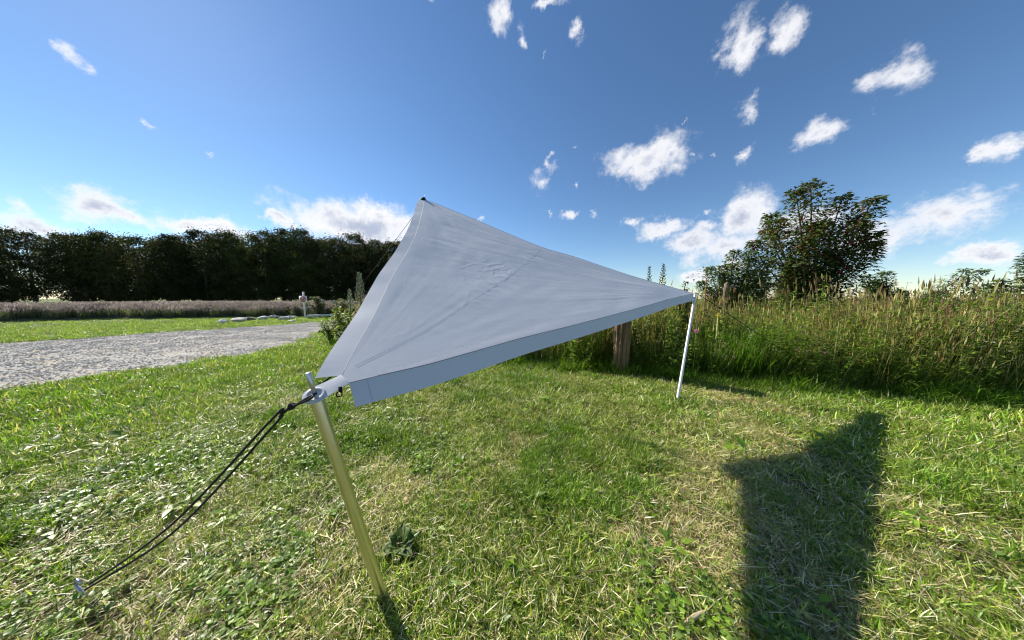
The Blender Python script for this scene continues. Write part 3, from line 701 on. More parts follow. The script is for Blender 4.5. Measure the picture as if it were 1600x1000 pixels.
rope('guy_rope', [c0, at(482, 621, .735), kn, at(440, 645, .74), a1, a1.lerp(st1, .5) - Vector((0, 0, .025)), st1 + Vector((.02, 0, .07))], .0042,
     'black knotted guy rope at the near ringed corner of the sail', 'guy ropes of the sail', [kn],
     [[c0 + Vector((0, -.009, .0)), at(483, 624, .73), kn, at(438, 650, .74), a2, a2.lerp(st1, .5) - Vector((0, 0, .045)), st1 + Vector((.02, -.01, .06))]])
peg(st1, (-.5, 0, 1), 'metal peg in the lawn at the end of the near guy rope')
st2 = Vector((4.75, 3.35, 0)); b0 = B_ + Vector((.012, -.01, .012)); kk = b0.lerp(st2, .16)
rope('guy_rope', [b0, kk, b0.lerp(st2, .55) - Vector((0, 0, .015)), st2 + Vector((-.02, 0, .06))], .0045,
     'dark guy rope running down to the right from the thin right pole', 'guy ropes of the sail', [kk])
peg(st2, (.5, 0, 1), 'metal peg at the meadow foot holding the right guy rope')
st3 = ground(498, 536); c3 = C_ + Vector((-.02, .02, -.03))
rope('guy_rope', [c3, c3.lerp(st3, .5), st3 + Vector((.02, 0, .05))], .003, 'thin dark guy rope running down to the left behind the peak of the sail', 'guy ropes of the sail')
peg(st3, (-.5, .4, 1), 'metal peg at the grass verge holding the peak guy rope')

# ------------------------------------------------------------------ old wooden posts
def wood_mat(name, lo, hi):
    m_, nd, lk, bs, out = newmat(name); tcn = nd.new('ShaderNodeTexCoord'); mp = nd.new('ShaderNodeMapping'); mp.inputs['Scale'].default_value = (1, 1, .07); lk.new(tcn.outputs['Object'], mp.inputs[0])
    nz = noise(nd, lk, 55, 7, .7, mp.outputs[0]); lk.new(ramp(nd, lk, nz, [(.32, lo), (.5, tuple((a + b_) / 2 for a, b_ in zip(lo, hi))), (.68, hi)]), bs.inputs['Base Color'])
    bs.inputs['Roughness'].default_value = .9; bump(nd, lk, nz, bs, .9, .02); return m_
M_post = wood_mat('weathered_oak', (.035, .022, .012), (.31, .21, .125))
M_stump = wood_mat('bleached_wood', (.07, .05, .035), (.26, .20, .14))
M_greywood = wood_mat('grey_wood', (.16, .15, .14), (.42, .40, .37))
M_whitewood = simple('white_paint', (.72, .72, .70), .5, var=.1, scale=20, bmp=.2)
def old_post(loc, h, r, label, mat, n=110, seed=1, fork=False, amp=.26):
    V = []; F = []; nz_ = 40
    for i in range(nz_):
        z = -.08 + (h + .08) * i / (nz_ - 1)
        for k in range(n):
            th = 2 * math.pi * k / n
            rid = float(fbm(np.array(th * 3.2), np.array(z * 1.1 + seed), 3, seed)); rid2 = float(vnoise(np.array(th * 7.6), np.array(z * 1.6), seed + 3)); crk = float(vnoise(np.array(th * 12.4 + .8 * math.sin(z * 4)), np.array(z * 1.3), seed + 9))
            rr = r * (1 + amp * (rid - .5) * 2.2 + amp * .6 * (rid2 - .5) - amp * 2.2 * max(0, .36 - crk) + .12 * max(0, .15 - z) / .15)
            if i == nz_ - 1: rr *= .9
            V.append((rr * math.cos(th) + .02 * math.sin(z * 3), rr * .9 * math.sin(th), z + (.02 * math.sin(th * 2 + 1) if i > nz_ - 3 else 0)))
    F = grid_faces_wrap(nz_, n); V.append((0, 0, h - .01)); F += [((nz_ - 1) * n + k, (nz_ - 1) * n + (k + 1) % n, len(V) - 1) for k in range(n)]
    e = empty('wooden_post', loc, label, 'post'); obj('post_body', meshdata('post_body', V, F, mat), e)
    return e
def grid_faces_wrap(a, n): return [(i * n + k, i * n + (k + 1) % n, (i + 1) * n + (k + 1) % n, (i + 1) * n + k) for i in range(a - 1) for k in range(n)]
pb = ground(967, 584)
old_post(pb, 1.25, .112, 'thick weathered oak post standing in front of the meadow below the sail', M_post)
sp_ = at(1133, 470, 5.2); e = old_post((sp_.x, sp_.y, 0), 1.45, .036, 'old pale post with a forked top standing among the meadow plants', M_stump, 24, 6, amp=.25)
b = MB(); b.tube([(0, 0, 1.38), (.015, 0, 1.46), (.0, 0, 1.53), (.012, 0, 1.57)], [.036, .042, .036, .012], 10, jitter=.3); b.tube([(.01, 0, 1.40), (.07, 0, 1.45), (.13, 0, 1.47), (.16, 0, 1.52)], [.03, .028, .03, .010], 9, jitter=.3); b.build('forked_top', M_stump, e)

# ------------------------------------------------------------------ left background: sign, rail, stones, lavender, posts
sg = ground(477, 497)
e = empty('notice_sign', sg, 'white square prohibition sign with a red ring on a white post', 'sign')
H_ = 1.27; hs = at(477, 456, sg.y).z
b = MB(); b.box((0, 0, hs / 2 - .1), (.075, .06, hs + .2)); b.build('post', M_whitewood, e)
zc = at(477, 467.5, sg.y).z
b = MB(); b.box((0, -.042, zc), (.47, .02, .40)); b.build('plate', simple('white_enamel', (.75, .75, .74), .35, var=.04, bmp=0), e)
M_red = simple('red_paint', (.42, .008, .014), .5, var=.08, bmp=0); M_ink = simple('black_paint', (.02, .015, .015), .4, bmp=0)
r_o = ring('red_ring', Vector((0, -.055, zc)), (0, 1, 0), .145, .034, M_red, e, .2)
b = MB(); b.box((0, -.058, zc), (.30, .006, .034), Matrix.Rotation(R(-45), 3, 'Y')); b.build('red_slash', M_red, e)
# standing dog pictogram behind the slash
b = MB(); yy = -.0545
b.box((-.005, yy, zc + .005), (.13, .004, .045)); b.box((.062, yy, zc + .045), (.05, .004, .038)); b.box((.088, yy, zc + .036), (.03, .004, .02)); b.box((.05, yy, zc + .067), (.014, .004, .022))
for lx in (-.06, -.035, .03, .05): b.box((lx, yy, zc - .045), (.015, .004, .065))
b.box((-.082, yy, zc + .035), (.012, .004, .05), Matrix.Rotation(R(-30), 3, 'Y')); b.build('pictogram', M_ink, e)
ra, rb_ = ground(480, 497.5), ground(526, 496)
e = empty('edging_rail', ra, 'long low white painted rail lying beside the prohibition sign', 'rail')
dr = rb_ - ra; b = MB(); rotm = Matrix.Rotation(math.atan2(dr.y, dr.x), 3, 'Z')
b.box(dr / 2 + Vector((0, 0, .17)), (dr.length, .12, .10), rotm); b.build('rail_board', M_whitewood, e)
for k in (.06, .5, .94): b = MB(); b.box(dr * k + Vector((0, 0, .05)), (.1, .1, .12), rotm); b.build('support', M_greywood, e)
# raised bed
m_, nd, lk, bs, out = newmat('bed_soil'); geo = nd.new('ShaderNodeNewGeometry')
lk.new(ramp(nd, lk, noise(nd, lk, 6, 5, .65, geo.outputs['Position']), [(.3, (.06, .06, .03)), (.7, (.12, .13, .05))]), bs.inputs['Base Color']); bs.inputs['Roughness'].default_value = .95
gx = np.linspace(-34, -8, 60); gy = np.linspace(9, 27, 45); GX, GY = np.meshgrid(gx, gy, indexing='ij')
dd = dist_edge(GX, GY, BED + [BED[0]]); ins = inside(BED, GX, GY)
Z = np.where(ins, np.minimum(dd / 1.2, 1) * .34 + .006 + .05 * (fbm(GX, GY, 3, 71) - .5), -.05)
tag(obj('flower_bed', meshdata('flower_bed', np.stack([GX, GY, Z], 2).reshape(-1, 3), grid_faces(60, 45), m_)), kind='structure')
lv = []
LV, LG = (.20, .16, .27), (.16, .18, .12)
for i in range(3):
    lv.append(merge('lavender', [blades(90, .22, (.25, .5), (.010, .018), (0, .8), (0, .3), [LG, (.11, .14, .07)], [3, 2], rng)] + stalks(60, .22, (.38, .58), rng, ((.06, .12), (.02, .035)), [LV, (.26, .22, .32), (.20, .18, .20)], [LG], [1]), M_meadow))
x = rng.uniform(-33, -9, 6000); y = rng.uniform(9, 26, 6000); d_ = dist_edge(x, y, BED + [BED[0]]); ok = inside(BED, x, y) & (d_ > .3) & (rng.uniform(0, 1, 6000) < np.where(y < 19, 1, .45)); x, y, d_ = x[ok], y[ok], d_[ok]
n = len(x); rot = np.stack([np.zeros(n), np.zeros(n), rng.uniform(0, 6.28, n)], 1)
lav = instancer('lavender', np.stack([x, y, np.minimum(d_ / 1.2, 1) * .34], 1), rot, rng.uniform(.75, 1.2, n), rng.integers(0, 3, n), lv, M_meadow)
tag(lav, 'greyish purple lavender growing thickly in the raised bed before the wood', 'lavender')
M_stone = simple('grey_stone', (.48, .46, .43), .9, var=.35, scale=6, bmp=.5, bdist=.03); M_darkstone = simple('dark_slate', (.10, .10, .105), .8, var=.4, scale=6, bmp=.5, bdist=.03)
def stone(loc, size, rz, mat, label, seed, group):
    n, m2 = 10, 7; V = []; r3 = random.Random(seed)
    ofs = [Vector((r3.uniform(-1, 1), r3.uniform(-1, 1), r3.uniform(-1, 1))).normalized() for _ in range(9)]; cut = [r3.uniform(.55, .85) for _ in range(9)]
    for i in range(m2 + 1):
        ph = math.pi * i / m2
        for k in range(n):
            th = 2 * math.pi * k / n; d = Vector((math.sin(ph) * math.cos(th), math.sin(ph) * math.sin(th), math.cos(ph))); rr = 1
            for o_n, c_ in zip(ofs, cut):
                q_ = d.dot(o_n)
                if q_ > 1e-3: rr = min(rr, c_ / q_)
            V.append((d.x * rr * size[0], d.y * rr * size[1], d.z * rr * size[2]))
    o = obj('edging_stone', meshdata('edging_stone', V, grid_faces_wrap(m2 + 1, n), mat, False)); o.location = loc; o.rotation_euler = (0, 0, rz)
    return tag(o, label, 'stone', group)
SL = 'rough grey stone in the row edging the lavender bed'
for i, (px, py, w, hh, dk) in enumerate([(427, 492, .30, .17, 0), (436, 492.5, .24, .13, 1), (443, 494, .30, .14, 0), (446, 489, .42, .20, 1), (453, 493, .28, .15, 0), (455, 497, .22, .08, 0), (459, 491, .28, .12, 0), (488, 490, .40, .10, 0), (500, 489, .28, .12, 1), (410, 494, .3, .16, 0), (392, 495, .26, .15, 1), (374, 497, .33, .17, 0), (350, 499, .3, .16, 0)]):
    g_ = ground(px, py + 6); stone((g_.x, g_.y, hh * .6), (w, w * .8, hh), i * 1.3, M_darkstone if dk else M_stone, SL if not dk else 'dark slate stone in the row edging the lavender bed', 20 + i, 'stones edging the lavender bed')
for i, (px, tp, lab) in enumerate([(504, 468, 'left one of the grey wooden posts behind the white rail'), (517, 470, 'middle and shortest of the grey wooden posts behind the white rail'), (522.5, 469, 'right one of the grey wooden posts behind the white rail')]):
    Yd = (16.2, 17.4, 16.2)[i]; t_ = at(px, tp, Yd); old_post((t_.x, Yd, 0), t_.z, (.10, .09, .09)[i], lab, M_greywood, 16, 12 + i, amp=.08)
p_ = at(511, 481, 16.6); e = empty('broken_board', (p_.x, p_.y, 0), 'pale splintered board propped between the grey posts', 'board')
b = MB(); b.box((0, 0, .62), (.75, .10, .16), Matrix.Rotation(R(35), 3, 'Y')); b.build('board', simple('bare_wood', (.45, .36, .31), .8, var=.2, scale=9), e)
b = MB(); b.box((.1, .12, .35), (.08, .08, .75)); b.build('prop', M_greywood, e)

# ------------------------------------------------------------------ flowering spikes and shrubs
def spike(loc, h, wbase, label, seed, purple=True, lean=(0, 0), group='tall flower spikes', start=.25, pal=((.46, .51, .39), (.32, .37, .25))):
    r3 = random.Random(seed); e = empty('bugloss_plant', loc, label, 'flower', group)
    ax_ = Vector((lean[0], lean[1], 1)).normalized() * h
    b = MB(); b.tube([Vector((0, 0, -.03)), ax_ * .5, ax_], [.012, .010, .004], 7, (.12, .15, .08)); b.build('stem', M_leaf, e)
    lf = MB(); fl = MB(); nb = int(h * 62)
    for k in range(nb):
        t = start + (1 - start) * (k / nb); a = k * 2.39996 + r3.uniform(-.3, .3)
        w = wbase * (1.05 - .75 * ((t - start) / (1 - start)) ** 1.3) * r3.uniform(.8, 1.15); el_ = .35 + .3 * r3.random()
        p = ax_ * t; d = Vector((math.cos(a), math.sin(a), 0))
        P_ = [p, p + d * w * .55 + Vector((0, 0, w * .10)), p + d * w * .9 + Vector((0, 0, w * .32)), p + d * w + Vector((0, 0, w * .62))]
        c = tuple(x * r3.uniform(.8, 1.2) for x in pal[k % 2]); lf.tube(P_, [.005, .0065, .007, .004], 4, c, False)
        lf.leaf(p, d + Vector((0, 0, .1)), (0, 0, 1), w * .9, .016, c, .1, .3)
        if purple and r3.random() < .4:
            for q_ in range(3):
                dd_ = Vector((r3.uniform(-1, 1), r3.uniform(-1, 1), r3.uniform(.0, 1))); fl.leaf(P_[-1 if q_ else 2], dd_, (.3, .2, 1), .026, .020, (.40 * r3.uniform(.8, 1.2), .37, .62), .1, .1)
    for k in range(int(start * h * 40)):
        a = r3.uniform(0, 6.28); t = r3.uniform(.02, start); lf.leaf(ax_ * t, (math.cos(a), math.sin(a), .35), (0, 0, 1), r3.uniform(.10, .2), .022, pal[k % 2], .1, .45)
    lf.build('foliage', M_leaf, e)
    if purple: tag(fl.build('flowers', M_leaf, e), kind='stuff')
    return e
def spike_px(px, top, Y, w, label, seed, **kw):
    t_ = at(px, top, Y); return spike((t_.x, Y, 0), t_.z, w, label, seed, **kw)
spike_px(561, 426, 4.9, .135, 'tallest pale purple bugloss spike left of the sail, against the dark wood', 1, start=.30)
spike_px(546, 452, 5.3, .10, 'shorter bugloss spike left of the tallest one, against the dark wood', 2, start=.3)
spike_px(1015, 416, 4.6, .085, 'left one of the two grey-green spikes rising behind the right of the sail', 3, purple=False, start=.35, pal=((.10, .13, .09), (.07, .10, .06)))
spike_px(1037, 412, 4.4, .095, 'right and bigger one of the two grey-green spikes behind the right of the sail', 4, purple=False, start=.35, pal=((.10, .13, .09), (.07, .10, .06)))
def bush(name, loc, stems, label, cat, seed, leafL, leafW, pal, stemcol=(.10, .07, .05), mat=None, leaves_per_m=70, twig=.16, group=None, fruit=None, upright=.75):
    """stems: (dx, dy, height) tips; leaves carried on twigs along each stem"""
    r3 = random.Random(seed); e = empty(name, loc, label, cat, group); st = MB(); lf = MB(); fr = MB()
    for dx, dy, h in stems:
        p0 = Vector((dx * .12, dy * .12, -.03)); p3 = Vector((dx, dy, h)); p1 = p0.lerp(p3, .4) + Vector((-dx * .15, -dy * .15, h * .08)); p2 = p0.lerp(p3, .75) + Vector((r3.uniform(-.05, .05), r3.uniform(-.05, .05), h * .04))
        S_ = [Vector(q_) for q_ in smooth([tuple(p0), tuple(p1), tuple(p2), tuple(p3)], 5)]
        L = sum((S_[i + 1] - S_[i]).length for i in range(len(S_) - 1))
        st.tube(S_, [max(.003, .006 + .008 * L * (1 - i / len(S_)) ** 1.2) for i in range(len(S_))], 6, stemcol, False)
        nl = int(L * leaves_per_m)
        for k in range(nl):
            t = .18 + .82 * r3.random() ** .8; f_ = t * (len(S_) - 1); i = min(int(f_), len(S_) - 2); p = S_[i].lerp(S_[i + 1], f_ - i)
            a = r3.uniform(0, 6.28); tw = twig * (1.15 - t) * r3.uniform(.3, 1.6) * L; p = p + Vector((math.cos(a), math.sin(a), r3.uniform(-.15, .6))) * tw
            d = Vector((math.cos(a) + r3.uniform(-.6, .6), math.sin(a) + r3.uniform(-.6, .6), r3.uniform(-.6, .7)))
            ln = r3.uniform(*leafL); c = pal[r3.randrange(len(pal))]; s_ = r3.uniform(.75, 1.25)
            lf.leaf(p, d, (r3.uniform(-.5, .5), r3.uniform(-.5, .5), 1), ln, ln * r3.uniform(*leafW), tuple(x * s_ for x in c), .12, .2)
            if k % 9 == 0 and tw > .04: st.tube([p - Vector((math.cos(a), math.sin(a), .2)) * tw, p], [.003, .0015], 3, stemcol, False)
            if fruit and r3.random() < .004:
                fr.tube([p - Vector((0, 0, .05)), p - Vector((0, 0, .04)), p - Vector((0, 0, .02)), p - Vector((0, 0, 0)), p + Vector((0, 0, .01))], [.008, .022, .028, .02, .006], 8, fruit)
    st.build('branches', M_leaf if mat is None else M_bark, e); lf.build('foliage', M_leaf, e)
    if fruit and fr.v: tag(fr.build('fruit', M_leaf, e), kind='stuff')
    return e
DG1, DG2, DG3 = (.045, .080, .022), (.075, .120, .032), (.11, .16, .04)
r4 = random.Random(9)
def ring_stems(n, spread, h, r, zx=1.0):
    return [(r.gauss(0, spread * .55) * zx, r.gauss(0, spread * .45), h * r.uniform(.55, 1.0)) for _ in range(n)]
# shrub with yellowish leaves by the verge, and the reddish seeding plants beside it
p_ = at(546, 505, 5.3)
bush('bramble_shrub', (p_.x, p_.y, 0), [(-.28, 0, .95), (-.18, -.1, 1.0), (.05, -.05, .92), (.18, 0, .98), (-.05, .1, .85), (.3, -.1, .8), (-.35, -.1, .7), (.12, -.2, .75)], 'yellow-green leafy shrub at the verge left of the sail', 'shrub', 11, (.06, .10), (.55, .8), [(.14, .21, .04), (.22, .29, .055), (.10, .15, .035), (.34, .39, .07)], leaves_per_m=85, twig=.12)
p_ = at(571, 460, 4.8)
bush('dock_plant', (p_.x, p_.y, 0), [(-.1, 0, 1.15), (.0, .05, 1.28), (.14, 0, 1.36), (-.2, -.05, .95), (.25, .1, 1.4), (.05, -.1, 1.05), (.32, 0, 1.45), (.2, .05, 1.25)], 'rusty red seeding dock beside the left edge of the sail', 'plant', 12, (.025, .05), (.4, .7), [(.34, .14, .07), (.42, .20, .10), (.24, .17, .06), (.16, .18, .06)], stemcol=(.2, .1, .06), leaves_per_m=95, twig=.05)
for i, (px, Y, h_, sp_w, lab) in enumerate([(531, 5.7, .95, .32, 'leafy green weed clump at the track verge, left of the yellow-green shrub'), (556, 5.0, 1.0, .34, 'loose green weed clump under the tallest bugloss spike'), (514, 6.3, .62, .3, 'low grassy weed clump at the very edge of the gravel track')]):
    p_ = at(px, 500, Y); bush('verge_weed', (p_.x, Y, 0), [(r4.gauss(0, sp_w * .5), r4.gauss(0, sp_w * .4), h_ * r4.uniform(.55, 1)) for _ in range(18)], lab, 'weed', 70 + i, (.05, .12), (.22, .45), [(.16, .25, .04), (.23, .32, .055), (.28, .29, .08), (.11, .18, .03)], stemcol=(.14, .16, .05), leaves_per_m=55, twig=.06, group='weeds along the track verge')
# right: the thistle-like plant, the mullein, the bush, the fruit tree
p_ = at(1071, 452, 4.3); 
bush('bushy_weed', (p_.x, p_.y, 0), [(0, 0, 1.52), (-.05, 0, 1.35), (.06, .04, 1.38), (-.10, .05, 1.2), (.11, 0, 1.2), (0, -.06, 1.3), (-.14, 0, 1.28), (.16, 0, 1.25)], 'dark bushy weed rising just left of the thin right pole', 'plant', 13, (.03, .06), (.35, .6), [DG2, DG3, DG1], leaves_per_m=130, twig=.05)
t_ = at(1122, 492, 3.45); e = empty('mullein', (t_.x, t_.y, 0), 'slim yellow-topped mullein stalk in the meadow right of the thin pole', 'flower')
b = MB(); b.tube([(0, 0, -.03), (.005, 0, t_.z * .5), (0, 0, t_.z)], [.010, .011, .008], 8, (.34, .36, .12), True, .1); b.build('stem', M_leaf, e)
b = MB(); r3 = random.Random(4)
for k in range(26):
    a = r3.uniform(0, 6.28); b.leaf((0, 0, t_.z + r3.uniform(-.05, .02)), (math.cos(a), math.sin(a), r3.uniform(-.1, .6)), (0, 0, 1), .03, .024, (.75, .62, .04), .1, .1)
b.build('flowers', M_leaf, e)
b = MB()
for k in range(16):
    a = r3.uniform(0, 6.28); z = r3.uniform(.05, .6); b.leaf((0, 0, z), (math.cos(a), math.sin(a), .5), (0, 0, 1), .16 * (1 - z), .05, (.14, .18, .06), .1, .4)
b.build('leaves', M_leaf, e)
pk = at(1087, 517, 3.25); e = empty('mallow_flower', (pk.x, pk.y, 0), 'single pink mallow flower in the meadow right of the thin pole', 'flower'); b = MB()
b.tube([(0, 0, -.02), (.01, 0, pk.z * .6), (0, 0, pk.z)], .003, 5, MG); b.build('stem', M_leaf, e); b = MB()
for k in range(5): b.leaf((0, 0, pk.z), (math.cos(k * 1.257), -.4 + .3 * math.sin(k), math.sin(k * 1.257)), (0, -1, .2), .035, .036, (.60, .18, .42), .05, .0)
b.build('petals', M_leaf, e)
pb2 = at(1142, 470, 6.0)
st_ = [(.0, 0, 2.42), (-.22, .1, 2.05), (.35, 0, 2.40), (.55, .1, 2.25), (-.62, 0, 2.0), (.15, .2, 2.1), (.75, -.1, 2.2), (-.35, -.1, 1.85), (.9, .1, 1.9), (.25, -.2, 1.9), (-.75, .1, 1.65), (.5, -.2, 1.7), (-.15, -.25, 1.6), (1.0, 0, 1.6), (.1, .3, 1.7), (.65, .2, 1.6), (-.45, .2, 1.5)]
bush('hedge_bush', (pb2.x, pb2.y, 0), st_, 'dark leafy bush with upright shoots rising behind the meadow on the right', 'bush', 21, (.05, .085), (.45, .65), [DG2, DG3, (.14, .21, .045), (.12, .10, .05)], mat=1, leaves_per_m=330, twig=.13)
tr_ = at(1101, 470, 5.6); e = empty('sapling', (tr_.x, tr_.y, 0), 'thin reddish sapling stem with few leaves at the left end of the bush', 'sapling')
b = MB(); b.tube([(0, 0, -.03), (.01, 0, .9), (0, 0, 1.7)], [.022, .020, .012], 8, (.28, .14, .10)); b.build('stem', M_leaf, e); b = MB()
for k in range(90):
    a = r3.uniform(0, 6.28); q_ = Vector((r3.gauss(0, .16), r3.gauss(0, .12), 1.62 + r3.uniform(-.25, .35))); b.leaf(q_, (math.cos(a), math.sin(a), r3.uniform(-.4, .4)), (0, 0, 1), .075, .045, DG1, .1, .2)
b.build('foliage', M_leaf, e)
bush('fruit_tree', (7.75, 6.1, 0), [(-1.15, -.1, 3.15), (-.6, 0, 3.9), (0, .2, 4.2), (.6, 0, 3.8), (1.2, 0, 3.1), (-.3, .8, 3.6), (.2, -.8, 3.4), (-1.25, .3, 2.75), (1.0, .6, 3.3), (-.9, -.6, 2.6), (.5, -.7, 2.7), (.9, .2, 2.4), (-.4, -.4, 3.0), (.3, .4, 3.2), (-.7, .5, 3.1), (.7, -.3, 3.2), (0, -.3, 2.4), (-.5, .1, 2.1), (.5, .3, 2.0), (1.3, -.2, 2.6)], 'fruit tree at the right, only its outermost leaves reaching in', 'tree', 31, (.07, .11), (.5, .65), [DG1, DG2, DG3, (.12, .06, .04)], mat=1, leaves_per_m=240, twig=.13, fruit=(.4, .03, .06))
for i, (bx, by, hh) in enumerate([(9.6, 8.2, 2.6), (12.5, 7.6, 2.2), (11.8, 5.0, 1.9), (15.5, 6.6, 2.9)]):
    bush('hedge_bush', (bx, by, 0), ring_stems(22, 1.0, hh, r4), ['round green bush behind the fruit tree', 'low green bush to the right of the fruit tree', 'nearest low bush in the meadow at the far right', 'tallest bush at the far right end of the meadow'][i], 'bush', 40 + i, (.06, .10), (.45, .65), [DG1, DG2, DG3], mat=1, leaves_per_m=150, twig=.12, group='bushes along the meadow on the right')
for i, (px, Y, h_, lab) in enumerate([(497, 15.4, 1.15, 'green grassy shrub right of the prohibition sign'), (536, 14.5, 1.0, 'olive shrub at the far side of the track by the posts'), (470, 15.6, .75, 'low green shrub left of the sign post at the lavender edge')]):
    p_ = at(px, 470, Y); bush('low_shrub', (p_.x, Y, .2), ring_stems(14, .5, h_, r4), lab, 'shrub', 60 + i, (.10, .2), (.25, .4), [(.13, .16, .05), (.17, .19, .06), (.10, .13, .04)], leaves_per_m=60, twig=.10)

# small things in the lawn: broad-leaved weed, pebbles, dry straw
pw = ground(625, 862); e = empty('plantain_weed', pw, 'broad-leaved plantain rosette in the turf beside the near pole', 'weed')
M_plantain = plant_mat('plantain_leaf', .25, .55, .22, vary=0)
def big_leaf(az_, L, W, rise, curl, col, nm='leaf'):
    n, m2 = 9, 7; V = []; d = Vector((math.cos(az_), math.sin(az_), 0)); sd_ = Vector((-d.y, d.x, 0)); p = Vector((0, 0, .022)); th = rise
    for i in range(n):
        t = i / (n - 1); w = W * (math.sin(min(1, t * 1.12) ** .8 * math.pi) ** .8 * .95 + .12 * (1 - t)) / 2 if t < 1 else .001
        for j in range(m2):
            a = (j / (m2 - 1) - .5) * 2
            V.append(p + sd_ * a * w + Vector((0, 0, abs(a) * w * .45 + .006 * math.sin(t * 11 + a * 4) * abs(a) + .0015 * math.cos(a * 9))))
        p = p + (d * math.cos(th) + Vector((0, 0, math.sin(th)))) * L / (n - 1); th -= curl / (n - 1)
        p.z = max(p.z, .008)
    o = obj(nm, meshdata(nm, V, grid_faces(n, m2), M_plantain, True, [col] * len(V)), e)
    o.modifiers.new('thickness', 'SOLIDIFY').thickness = .0008
for a, L, W, ri, cu, c in [(a_, L_ * 1.15, W_ * 1.25, ri_ * .55, cu_ * .8, (c_[0] * 1.15, c_[1] * 1.2, c_[2] * .8)) for a_, L_, W_, ri_, cu_, c_ in [(105, .085, .075, 1.0, .5, (.06, .10, .025)), (40, .09, .05, .6, .7, (.07, .12, .05)), (-30, .085, .05, .45, .6, (.10, .14, .08)), (-75, .07, .045, .4, .6, (.10, .13, .08)), (205, .095, .05, .35, .5, (.12, .15, .10)), (165, .07, .045, .6, .8, (.06, .11, .03)), (80, .055, .04, 1.1, .5, (.05, .09, .025)), (245, .06, .04, .5, .5, (.08, .12, .05))]]:
    big_leaf(R(a), L, W, ri, cu, c)
for a in (60, 100, 130):
    b = MB(); d = Vector((math.cos(R(a)), math.sin(R(a)), 0)); b.tube([d * .005, d * .02 + Vector((0, 0, .05)), d * .03 + Vector((0, 0, .09)), d * .032 + Vector((0, 0, .12))], [.0012, .0012, .0025, .0015], 6, (.16, .15, .05)); b.build('flower_stalk', M_plantain, e)
M_pebble = simple('pale_stone', (.55, .52, .46), .8, var=.15, scale=40, bmp=.4, bdist=.003)
for i, (px, py, sz, lab) in enumerate([(665, 680, .020, 'pale pebble in the turf in front of the sail edge'), (462, 690, .016, 'small pale stone in the turf left of the near pole')]):
    g_ = ground(px, py); o = stone((g_.x, g_.y, sz * .9), (sz, sz * .8, sz * .7), i, M_pebble, lab, 80 + i, None); o.name = 'pebble'
M_straw = plant_mat('dry_straw', .2, .6, .3, vary=0)
for i, (ax_, ay_, bx_, by_, lab) in enumerate([(470, 832, 503, 811, 'flat dry straw blade lying left of the near pole'), (1060, 992, 1108, 962, 'pale dry leaf lying in the turf at the shadow edge')]):
    a, b2 = ground(ax_, ay_), ground(bx_, by_); o_b = MB(); d = (b2 - a); nrm2 = Vector((-d.y, d.x, 0)).normalized()
    V = []
    for k in range(7):
        t = k / 6; w = (.0045, .007)[i] * math.sin(math.pi * (.12 + .8 * t)); c = d * t + Vector((0, 0, .022 + .012 * math.sin(t * 3.1)))
        V += [c - nrm2 * w, c + nrm2 * w + Vector((0, 0, .004))]
    o = obj('dry_leaf', meshdata('dry_leaf', V, grid_faces(7, 2), M_straw, True, [(.52, .44, .28)] * 14)); o.location = a; o.modifiers.new('thickness', 'SOLIDIFY').thickness = .0008
    tag(o, lab, 'dry leaf')

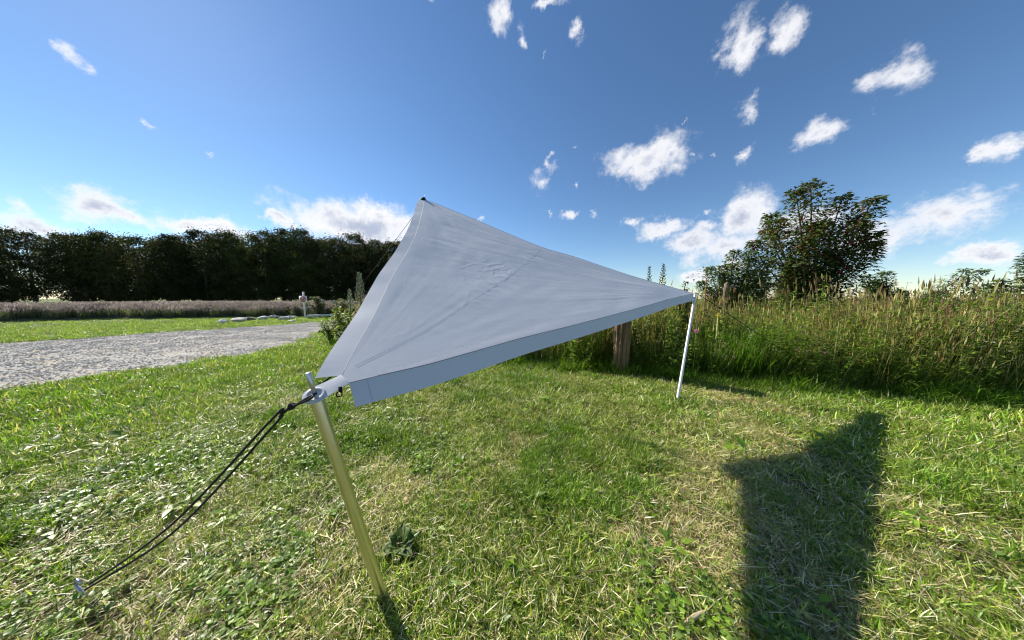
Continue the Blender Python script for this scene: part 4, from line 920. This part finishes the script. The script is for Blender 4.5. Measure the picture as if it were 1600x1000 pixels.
# ------------------------------------------------------------------ the wood
def crown_mesh(seed, H, Rr, low, n):
    r = np.random.default_rng(seed); V = []; cl = []
    m_ = 150
    z = r.uniform(low, 1, m_); a = r.uniform(0, 2 * np.pi, m_); prof = np.sin(np.clip((z - low * .3) / (1.02 - low * .3), 0, 1) ** 1.25 * np.pi) ** .55
    lump = 1 + .30 * (fbm(a * 1.3, z * 5, 2, seed) - .5) * 2
    rr = Rr * prof * lump * r.uniform(.55, 1.0, m_); cen = np.stack([rr * np.cos(a), rr * np.sin(a), z * H], 1)
    k = r.integers(0, m_, n); cs = r.uniform(.45, 1.0, m_)
    P = cen[k] + r.normal(0, 1, (n, 3)) * cs[k][:, None] * np.array([.55, .55, .42])
    P[:, 2] = np.maximum(P[:, 2], .15)
    d = r.normal(0, 1, (n, 3)); d /= np.linalg.norm(d, axis=1)[:, None]; e_ = np.cross(d, r.normal(0, 1, (n, 3))); e_ /= np.linalg.norm(e_, axis=1)[:, None]
    L = r.uniform(.13, .30, n)[:, None]; W = L * r.uniform(.5, .75, (n, 1))
    V = np.stack([P - d * L * .5, P + e_ * W * .5, P + d * L * .5, P - e_ * W * .5], 1).reshape(-1, 3)
    tone = r.uniform(.7, 1.3, m_); hue = r.uniform(0, 1, m_)
    base_c = np.array([.030, .046, .012]) * (1 - hue[k])[:, None] + np.array([.055, .060, .015]) * hue[k][:, None]
    c = np.repeat(base_c * (tone[k] * r.uniform(.8, 1.2, n))[:, None], 4, 0)
    F = (np.arange(n)[:, None] * 4 + np.arange(4)).tolist()
    return meshdata('crown', V, F, M_wood_leaf, False, c), cen
variants = []
for s_ in range(5):
    H = 12.5; me, cen = crown_mesh(100 + s_, H, (3.4, 3.0, 3.8, 3.2, 2.7)[s_], (.06, .10, .05, .12, .08)[s_], 15000)
    b = MB(); r3 = random.Random(s_)
    b.tube([(0, 0, -.2), (.1, 0, H * .3), (.0, .1, H * .6), (.1, 0, H * .9)], [.26, .21, .13, .03], 8)
    for q_ in range(26):
        c = cen[r3.randrange(len(cen))]; z0 = max(.8, c[2] * .72); b.tube([(.05, .05, z0), (c[0] * .5, c[1] * .5, (z0 + c[2]) / 2 + .1), tuple(c)], [.08, .05, .015], 5, cap=False)
    variants.append((me, b.data('trunk', M_bark)))
r5 = random.Random(77); cnt = 0
def tree(x, y, sc, v, wid=1.0):
    e = empty('woodland_tree', (x, y, 0), 'dark leafy tree in the dense wood behind the gravel track and lavender', 'tree', 'trees of the dark wood', r5.uniform(0, 6.28)); e.scale = (sc * wid, sc * wid, sc)
    obj('crown', variants[v][0], e); obj('trunk', variants[v][1], e)
for i in range(27):                      # front row follows the far side of the bed; heights read off the skyline
    x = -84 + i * 3.15; y = 41 + r5.uniform(-1.2, 1.2) + max(0, -x - 45) * -.12
    px = 800 + FPX * x / y
    top = np.interp(px, [0, 200, 425, 445, 480, 525, 545, 560, 600, 650, 720, 850], [352, 366, 362, 356, 362, 371, 366, 367, 372, 380, 392, 420])
    h = at(px, top + r5.uniform(-4, 6), y).z
    tree(x, y, h / 12.9, i % 5, r5.uniform(.9, 1.25) * 12.9 / h * .85)
for i in range(22):
    x = -84 + i * 3.8; tree(x, 46 + r5.uniform(-1, 1.5), r5.uniform(.88, 1.0) if x < -20 else .8, (i * 2 + 1) % 5, 1.4)
